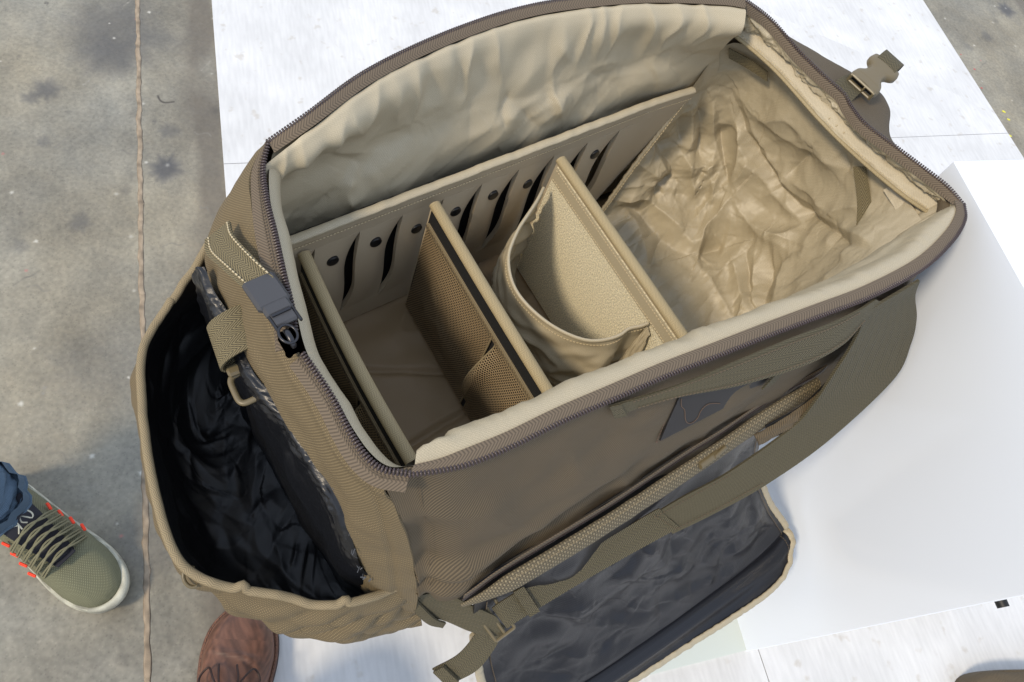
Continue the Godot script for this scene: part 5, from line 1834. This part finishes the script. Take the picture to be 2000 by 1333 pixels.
# ====================================================================== buckles
func build_buckles():
	# short webbing loop with a plastic ring on the left end
	var lb := Node3D.new(); lb.name = "ring_loop"
	bag.add_child(lb)
	var a := fresh()
	var prof := [[-.034, .684], [-.045, .6845], [-.056, .682], [-.066, .676], [-.071, .666], [-.066, .657], [-.056, .654], [-.047, .655]]
	var e0 := PackedVector3Array(); var e1 := PackedVector3Array()
	for q in prof:
		e0.append(V(q[0] + 0.002, q[1] + 0.004, -.200)); e1.append(V(q[0] - 0.001, q[1] - 0.003, -.164))
	put_webbing(a, e0, e1, 40, 0.002, 9)
	commit("loop_webbing", a, M.web_khaki, lb)
	a = fresh()
	var ring := PackedVector3Array()
	var c := V(-.060, .655, -.146)
	for i in 33:
		var g := TAU * i / 32.0
		var q := Vector2(signf(cos(g)) * pow(absf(cos(g)), 0.5), signf(sin(g)) * pow(absf(sin(g)), 0.5))
		ring.append(c + Vector3(0.0105 * q.x, 0.002 * q.x, 0.0135 * q.y))
	put_tube(a, ring, 0.0028, 9, 0.8, Vector3.UP, true)
	put_box(a, Transform3D(Basis(), c + Vector3(0.003, 0.003, -0.016)), Vector3(0.026, 0.006, 0.010), 0.002)
	commit("plastic_ring", a, M.plastic, lb)
	# side-release buckle, the socket half, on the right end
	var bk := Node3D.new(); bk.name = "side_release_buckle"
	bag.add_child(bk)
	var o := V(.655, .750, -.173)
	var ax := (V(.699, .754, -.187) - V(.628, .748, -.170)).normalized()
	var up := Vector3(-0.15, 1, 0.1).normalized()
	var sd := ax.cross(up).normalized()
	up = sd.cross(ax).normalized()
	var bs := Basis(ax, up, sd)
	# outline of half the body: mouth wide, waist narrow, bar wide again
	var half := [[-.023, .0165], [-.018, .0182], [-.011, .0176], [-.004, .0124], [.002, .0105], [.008, .0115], [.013, .0165], [.018, .0190], [.024, .0185], [.026, .0165]]
	a = fresh()
	var th := 0.0054
	var pts := PackedVector3Array()
	for q in half:
		pts.append(Vector3(q[0], 0, q[1]))
	var L := along(pts, 60)
	var rows := []
	for k in 9:
		var g := PI * k / 8.0
		# section runs from the far rim over the top to the near rim
		var r := PackedVector3Array()
		for i in 60:
			var wv: float = L[i].z
			var z := -cos(g) * wv
			var y := pow(sin(g), 0.35) * th
			if L[i].x < -0.013 and k > 1 and k < 7:
				y *= 0.97
			r.append(o + bs * Vector3(L[i].x, y, z))
		rows.append(r)
	put_grid(a, rows)
	var under := []
	for r in [rows[8], rows[0]]:
		under.append(shift(r, up * -0.0035))
	put_grid(a, [rows[8], under[0]]); put_grid(a, [under[1], rows[0]])
	# mouth: frame of four bars around a dark opening
	put_box(a, Transform3D(bs, o + bs * Vector3(-0.0235, 0.0035, 0)), Vector3(0.004, 0.0028, 0.031), 0.001)
	put_box(a, Transform3D(bs, o + bs * Vector3(-0.0235, -0.0045, 0)), Vector3(0.004, 0.0028, 0.031), 0.001)
	for s in [-1, 1]:
		put_box(a, Transform3D(bs, o + bs * Vector3(-0.0235, -0.0005, 0.0155 * s)), Vector3(0.005, 0.0105, 0.003), 0.001)
	put_box(a, Transform3D(bs, o + bs * Vector3(-0.0235, -0.0005, 0.004)), Vector3(0.005, 0.008, 0.002), 0.0005)
	commit("buckle_body", a, M.plastic, bk)
	a = fresh()
	put_box(a, Transform3D(bs, o + bs * Vector3(-0.0175, -0.0005, 0)), Vector3(0.006, 0.0066, 0.028), 0.0005)
	commit("buckle_mouth", a, M.knob, bk)
	# side windows as dark recesses, and the bar
	a = fresh()
	var prof2 := [[.016, .001], [.022, .006], [.032, .0075], [.041, .004], [.045, -.003], [.041, -.011], [.030, -.013], [.020, -.009]]
	e0 = PackedVector3Array(); e1 = PackedVector3Array()
	for q in prof2:
		e0.append(o + bs * Vector3(q[0], q[1], -0.0128)); e1.append(o + bs * Vector3(q[0], q[1], 0.0128))
	put_webbing(a, e0, e1, 50, 0.002, 8)
	commit("loop_webbing", a, M.web, bk)
	# the webbing that ties it to the bag
	a = fresh()
	put_webbing(a, P([.604, .742, -.182, .622, .745, -.188, .645, .742, -.190]), P([.608, .740, -.156, .628, .743, -.162, .650, .741, -.166]), 20, 0.002, 8)
	commit("anchor_webbing", a, M.web, bk)

# ====================================================================== shoes and legs
# one pass of sections from heel to toe; half widths, heights
func shoe_rows(st: Array, n: int, seg: int, lift: float) -> Array:
	var cs := PackedVector3Array(); var c2 := PackedVector3Array()
	for q in st:
		cs.append(Vector3(q[0], q[1], q[2]))      # x, half width, height
	var f := along(cs, n)
	var rows := []
	for i in n:
		var r := PackedVector3Array()
		for k in seg + 1:
			var g := PI * k / seg
			var w := f[i].y; var h := f[i].z
			var ca := cos(g); var sa := sin(g)
			var y := pow(maxf(sa, 0.0), 0.75) * (h - lift) + lift
			var z := -signf(ca) * pow(absf(ca), 0.72) * w
			r.append(Vector3(f[i].x, y, z))
		rows.append(r)
	return rows

func outline_slab(a: Dictionary, st: Array, h0: float, h1: float, grow: float, n := 60):
	var cs := PackedVector3Array()
	for q in st:
		cs.append(Vector3(q[0], 0, q[1] + grow))
	var f := along(cs, n)
	var ring := PackedVector3Array()
	for i in n:
		ring.append(f[i])
	for i in range(n - 1, -1, -1):
		ring.append(Vector3(f[i].x, 0, -f[i].z))
	ring.append(ring[0])
	var rows := []
	for q in [[h1, -0.003], [h1 - 0.001, -0.0008], [(h0 + h1) * 0.5, 0.0006], [h0 + 0.001, -0.0006], [h0, -0.003]]:
		var r := PackedVector3Array()
		for p in ring:
			var d := Vector3(p.x - 0.14, 0, p.z).normalized()
			r.append(Vector3(p.x, q[0], p.z) + d * q[1])
		rows.append(r)
	var test: Vector3 = normals_of(rows)[2][10]
	put_grid(a, rows, null, test.z < 0)
	put_fan(a, Vector3(0.14, h1, 0), rows[0], Vector3.UP)

func build_people():
	# ---- person in jeans and green trainers
	var p := Node3D.new(); p.name = "person"
	add_child(p)
	var axis := Vector3(0.966, 0, 0.259)
	p.position = Vector3(-0.374, 0, -0.041) - axis * 0.272
	p.transform.basis = Basis(axis, Vector3.UP, axis.cross(Vector3.UP))
	tag(p, "person in blue jeans and an olive trainer with orange eyelets on concrete", "person")
	var ow := [[0.0, 0.002, .07], [0.004, 0.018, .07], [0.03, 0.033, .07], [0.07, 0.036, .07], [0.13, 0.038, .07], [0.18, 0.0430, .07], [0.215, 0.0430, .07], [0.24, 0.037, .07], [0.26, 0.026, .07], [0.270, 0.010, .07], [0.272, 0.001, .07]]
	var sn := Node3D.new(); sn.name = "trainer"
	p.add_child(sn)
	var a := fresh()
	outline_slab(a, ow, 0.0, 0.026, 0.003)
	commit("sole", a, M.sole, sn)
	var up := [[0.006, 0.012, .085], [0.02, 0.029, .098], [0.06, 0.035, .100], [0.10, 0.0385, .094], [0.14, 0.040, .082], [0.18, 0.0420, .068], [0.215, 0.0415, .056], [0.24, 0.0355, .048], [0.258, 0.025, .040], [0.266, 0.010, .032]]
	a = fresh()
	var rows := shoe_rows(up, 70, 24, 0.016)
	rows = ruffle(rows, func(u, v, q): return 0.0008 * n_soft.get_noise_2d(u * 6.0, v * 9.0))
	put_grid(a, rows, null, normals_of(rows)[30][12].y < 0)
	commit("knit_upper", a, M.mesh_knit, sn)
	# raised toe bumper of the sole
	a = fresh()
	var toe := PackedVector3Array()
	for i in 20:
		var g := -1.25 + 2.1 * i / 19.0
		toe.append(Vector3(0.214 + 0.058 * cos(g), 0.026, 0.042 * sin(g)))
	put_tube(a, toe, 0.0065, 8, 1.1, Vector3.UP, false, true, func(w): return 0.5 + 0.6 * sin(w * PI))
	commit("toe_bumper", a, M.sole, sn)
	# tongue with a padded edge and its mark
	a = fresh()
	put_sheet(a, loft([raw([0.095, 0.124, -0.024, 0.095, 0.130, 0, 0.095, 0.124, 0.024]), raw([0.125, 0.106, -0.023, 0.125, 0.110, 0, 0.125, 0.106, 0.023]), raw([0.155, 0.084, -0.019, 0.155, 0.088, 0, 0.155, 0.084, 0.019]), raw([0.185, 0.066, -0.014, 0.185, 0.071, 0, 0.185, 0.066, 0.014])], 16, 24), 0.006)
	commit("tongue", a, M.navy, sn)
	a = fresh()
	for w in [raw([0.100, 0.1255, -0.012, 0.113, 0.1185, -0.016, 0.118, 0.1155, -0.012, 0.113, 0.1195, -0.008, 0.108, 0.1225, -0.004, 0.114, 0.1195, 0.000, 0.119, 0.1160, -0.004]), raw([0.110, 0.1215, 0.004, 0.121, 0.1150, 0.006]), raw([0.115, 0.1190, 0.005, 0.110, 0.1205, 0.013]), raw([0.115, 0.1190, 0.005, 0.122, 0.1130, 0.013])]:
		var q := shift(w, Vector3(0.012, -0.003, 0))
		put_tube(a, along(q, 24), 0.0011, 6, 0.6, Vector3.UP)
	commit("tongue_mark", a, M.sole, sn)
	a = fresh()
	put_box(a, Transform3D(Basis(Vector3(0, 0, 1), 0.42), Vector3(0.187, 0.073, 0.0)), Vector3(0.016, 0.004, 0.030), 0.0015)
	commit("lace_guard", a, M.navy, sn)
	# laces in shallow arcs over the tongue
	a = fresh()
	for i in 6:
		var x := 0.136 + 0.0092 * i
		var hgt := lerpf(0.114, 0.082, i / 5.0)
		for k in 2:
			var pth := raw([x - 0.006 + k * 0.004, hgt - 0.030, -0.036, x + k * 0.004, hgt - 0.006, -0.022, x + 0.004 - k * 0.004, hgt + 0.002, 0.0, x + 0.002 + k * 0.003, hgt - 0.006, 0.022, x - 0.004 + k * 0.004, hgt - 0.030, 0.036])
			put_tube(a, along(pth, 24), 0.0017, 6, 0.8, Vector3.UP)
	commit("laces", a, M.lace, sn)
	for s in [-1, 1]:
		for i in 4:
			a = fresh()
			var x := 0.118 + 0.0165 * i
			put_box(a, Transform3D(Basis(Vector3(1, 0, 0), s * 0.95) * Basis(Vector3(0, 0, 1), -0.3), Vector3(x, lerpf(0.077, 0.055, i / 3.0), s * lerpf(0.0345, 0.0425, i / 3.0))), Vector3(0.012, 0.003, 0.005), 0.001)
			commit("eyelet_loop", a, M.orange, sn)
	# collar
	a = fresh()
	var col := PackedVector3Array()
	for i in 33:
		var g := TAU * i / 32.0
		col.append(Vector3(0.066 + 0.044 * cos(g), 0.100 + 0.012 * cos(g), 0.034 * sin(g)))
	put_tube(a, col, 0.0065, 8, 1.0, Vector3.UP, true)
	commit("collar", a, M.mesh_knit, sn)
	# sock / inside
	a = fresh()
	put_tube(a, raw([0.066, 0.06, 0, 0.064, 0.11, 0, 0.062, 0.128, 0.002]), 0.033, 14, 1.0, Vector3(1, 0, 0))
	commit("sock", a, M.navy, p)
	leg(p, Vector3(0.070, 0.118, 0.008), Vector3(0.02, 0.24, 0.08), Vector3(-0.01, 0.36, 0.13), M.denim, 0.046)
	# ---- the photographer's leather shoe
	var q := Node3D.new(); q.name = "person"
	add_child(q, true)
	var ax := Vector3(-0.34, 0, -0.94).normalized()
	q.position = Vector3(-0.205, 0, -0.106) - ax * 0.290
	q.transform.basis = Basis(ax, Vector3.UP, ax.cross(Vector3.UP))
	tag(q, "photographer's foot in a scuffed brown leather lace-up shoe beside the white boards", "person")
	var sh := Node3D.new(); sh.name = "leather_shoe"
	q.add_child(sh)
	var lw := [[0.0, 0.002, .1], [0.005, 0.020, .1], [0.03, 0.034, .1], [0.08, 0.036, .1], [0.14, 0.042, .1], [0.19, 0.0500, .1], [0.225, 0.0515, .1], [0.255, 0.045, .1], [0.278, 0.029, .1], [0.288, 0.012, .1], [0.290, 0.001, .1]]
	a = fresh()
	outline_slab(a, lw, 0.0, 0.014, 0.003)
	commit("sole", a, M.leather_dark, sh)
	a = fresh()
	outline_slab(a, lw, 0.0142, 0.0185, 0.0022)
	commit("welt", a, M.leather, sh)
	var lu := [[0.006, 0.012, .07], [0.03, 0.031, .078], [0.08, 0.034, .085], [0.12, 0.038, .088], [0.16, 0.0435, .080], [0.19, 0.0475, .068], [0.22, 0.0490, .058], [0.248, 0.0445, .053], [0.270, 0.031, .046], [0.282, 0.014, .034]]
	a = fresh()
	rows = shoe_rows(lu, 90, 28, 0.016)
	rows = ruffle(rows, func(u, v, p2):
		return 0.0014 * n_soft.get_noise_2d(u * 4.0, v * 6.0) - 0.0022 * bump(v, 0.70 + 0.05 * sin(u * 5.0), 0.012) * bump(u, 0.5, 0.35) - 0.0014 * bump(v, 0.74 + 0.03 * cos(u * 4.0), 0.010) * bump(u, 0.6, 0.3))
	put_grid(a, rows, null, normals_of(rows)[30][12].y < 0)
	commit("leather_upper", a, M.leather, sh)
	a = fresh()
	var wl := PackedVector3Array()
	for w in lw.slice(3):
		wl.append(Vector3(w[0], 0.0192, w[1] - 0.0006))
	put_stitches(a, along(wl, 120), Vector3.UP, 0.0052, 0.0036, 0.0012)
	for i in wl.size():
		wl[i].z = -wl[i].z
	put_stitches(a, along(wl, 120), Vector3.UP, 0.0052, 0.0036, 0.0012)
	commit("welt_stitching", a, plain(Color(0.5, 0.36, 0.28), 0.8), sh, "stuff")
	# lace facings and laces
	for s in [-1, 1]:
		a = fresh()
		put_sheet(a, loft([raw([0.172, 0.079, 0.010 * s, 0.165, 0.082, 0.010 * s, 0.140, 0.086, 0.011 * s, 0.110, 0.093, 0.012 * s]), raw([0.167, 0.073, 0.026 * s, 0.160, 0.073, 0.030 * s, 0.140, 0.077, 0.033 * s, 0.110, 0.080, 0.033 * s])], 30, 10), 0.0022)
		commit("lace_facing", a, M.leather, sh)
	a = fresh()
	for i in 4:
		var x := 0.168 - 0.018 * i
		put_tube(a, along(raw([x, 0.081 + 0.003 * i, -0.016, x - 0.005, 0.087 + 0.003 * i, 0.0, x - 0.012, 0.082 + 0.003 * i, 0.016]), 16), 0.0016, 6, 0.8, Vector3.UP)
	for s in [-1, 1]:
		put_tube(a, along(raw([0.155, 0.092, 0.0, 0.182, 0.092, 0.018 * s, 0.198, 0.074, 0.030 * s, 0.182, 0.072, 0.040 * s, 0.165, 0.086, 0.026 * s, 0.152, 0.094, 0.004 * s]), 40), 0.0015, 6, 0.8, Vector3.UP)
		put_tube(a, along(raw([0.152, 0.093, 0.0, 0.180, 0.083, -0.012 * s, 0.203, 0.070, -0.012 * s - 0.006]), 20), 0.0015, 6, 0.8, Vector3.UP)
	commit("laces", a, M.leather_dark, sh)
	leg(q, Vector3(0.070, 0.088, 0.0), Vector3(0.060, 0.18, 0.0), Vector3(0.052, 0.26, 0.004), M.trouser, 0.046)

func leg(p: Node3D, foot: Vector3, knee: Vector3, hip: Vector3, mat: Material, r: float):
	var path := along(PackedVector3Array([foot, foot.lerp(knee, 0.5) + Vector3(-0.004, 0, 0), knee, hip]), 120)
	var rows := []
	for i in 120:
		var u := i / 119.0
		var row := PackedVector3Array()
		var rr := r * (1.0 + 0.75 * u + 0.10 * bump(u, 0.0, 0.02))
		for k in 33:
			var g := TAU * k / 32.0
			var d := Vector3(cos(g), 0, sin(g))
			var w := rr + 0.006 * bump(u, 0.05, 0.09) * (1.0 - 2.0 * absf(n_ridge.get_noise_3d(d.x * 1.2, u * 26.0, d.z * 1.2))) + 0.004 * n_soft.get_noise_3d(d.x * 2.0, u * 12.0, d.z * 2.0)
			row.append(path[i] + d * w)
		rows.append(row)
	var inner := PackedVector3Array()
	for k in 33:
		var g := TAU * k / 32.0
		inner.append(rows[0][k] * Vector3(1, 1, 1) - Vector3(cos(g), 0, sin(g)) * 0.003 + Vector3(0, 0.02, 0))
	rows.insert(0, inner)
	var a := fresh()
	var t: Vector3 = normals_of(rows)[60][0]
	put_grid(a, rows, null, t.x < 0, true)
	put_cap(a, rows[rows.size() - 1], Vector3.UP)
	commit("trouser_leg", a, mat, p)
	a = fresh()
	var hem := PackedVector3Array()
	for k in 33:
		hem.append(rows[1][k])
	put_tube(a, hem, 0.0022, 6, 1.0, Vector3.UP, true)
	for k in 33:
		hem[k] = rows[5][k] * 1.0
	put_tube(a, hem, 0.0009, 5, 1.0, Vector3.UP, true)
	commit("trouser_hem", a, mat, p)

func build_small_things():
	# corner of another olive bag, at the lower right edge
	var a := fresh()
	var rows := []
	for i in 24:
		var v := i / 23.0
		var r := PackedVector3Array()
		for j in 49:
			var g := TAU * j / 48.0
			var q := Vector2(signf(cos(g)) * pow(absf(cos(g)), 0.35), signf(sin(g)) * pow(absf(sin(g)), 0.35))
			var k := 1.0 - pow(v, 8.0) * 0.25
			r.append(Vector3(0.17 * q.x * k, 0.06 * v + 0.006 * n_soft.get_noise_2d(g * 2.0, v * 4.0), 0.11 * q.y * k))
		rows.append(r)
	put_grid(a, rows, null, normals_of(rows)[10][0].x < 0, true)
	put_fan(a, Vector3(0, 0.062, 0), rows[23], Vector3.UP)
	var o := commit("olive_case", a, M.canvas_dark, self)
	o.position = Vector3(1.120, 0.004, -0.414)
	o.rotation.y = deg_to_rad(22)
	tag(o, "corner of an olive cloth case on the white board, cut by the frame", "case")
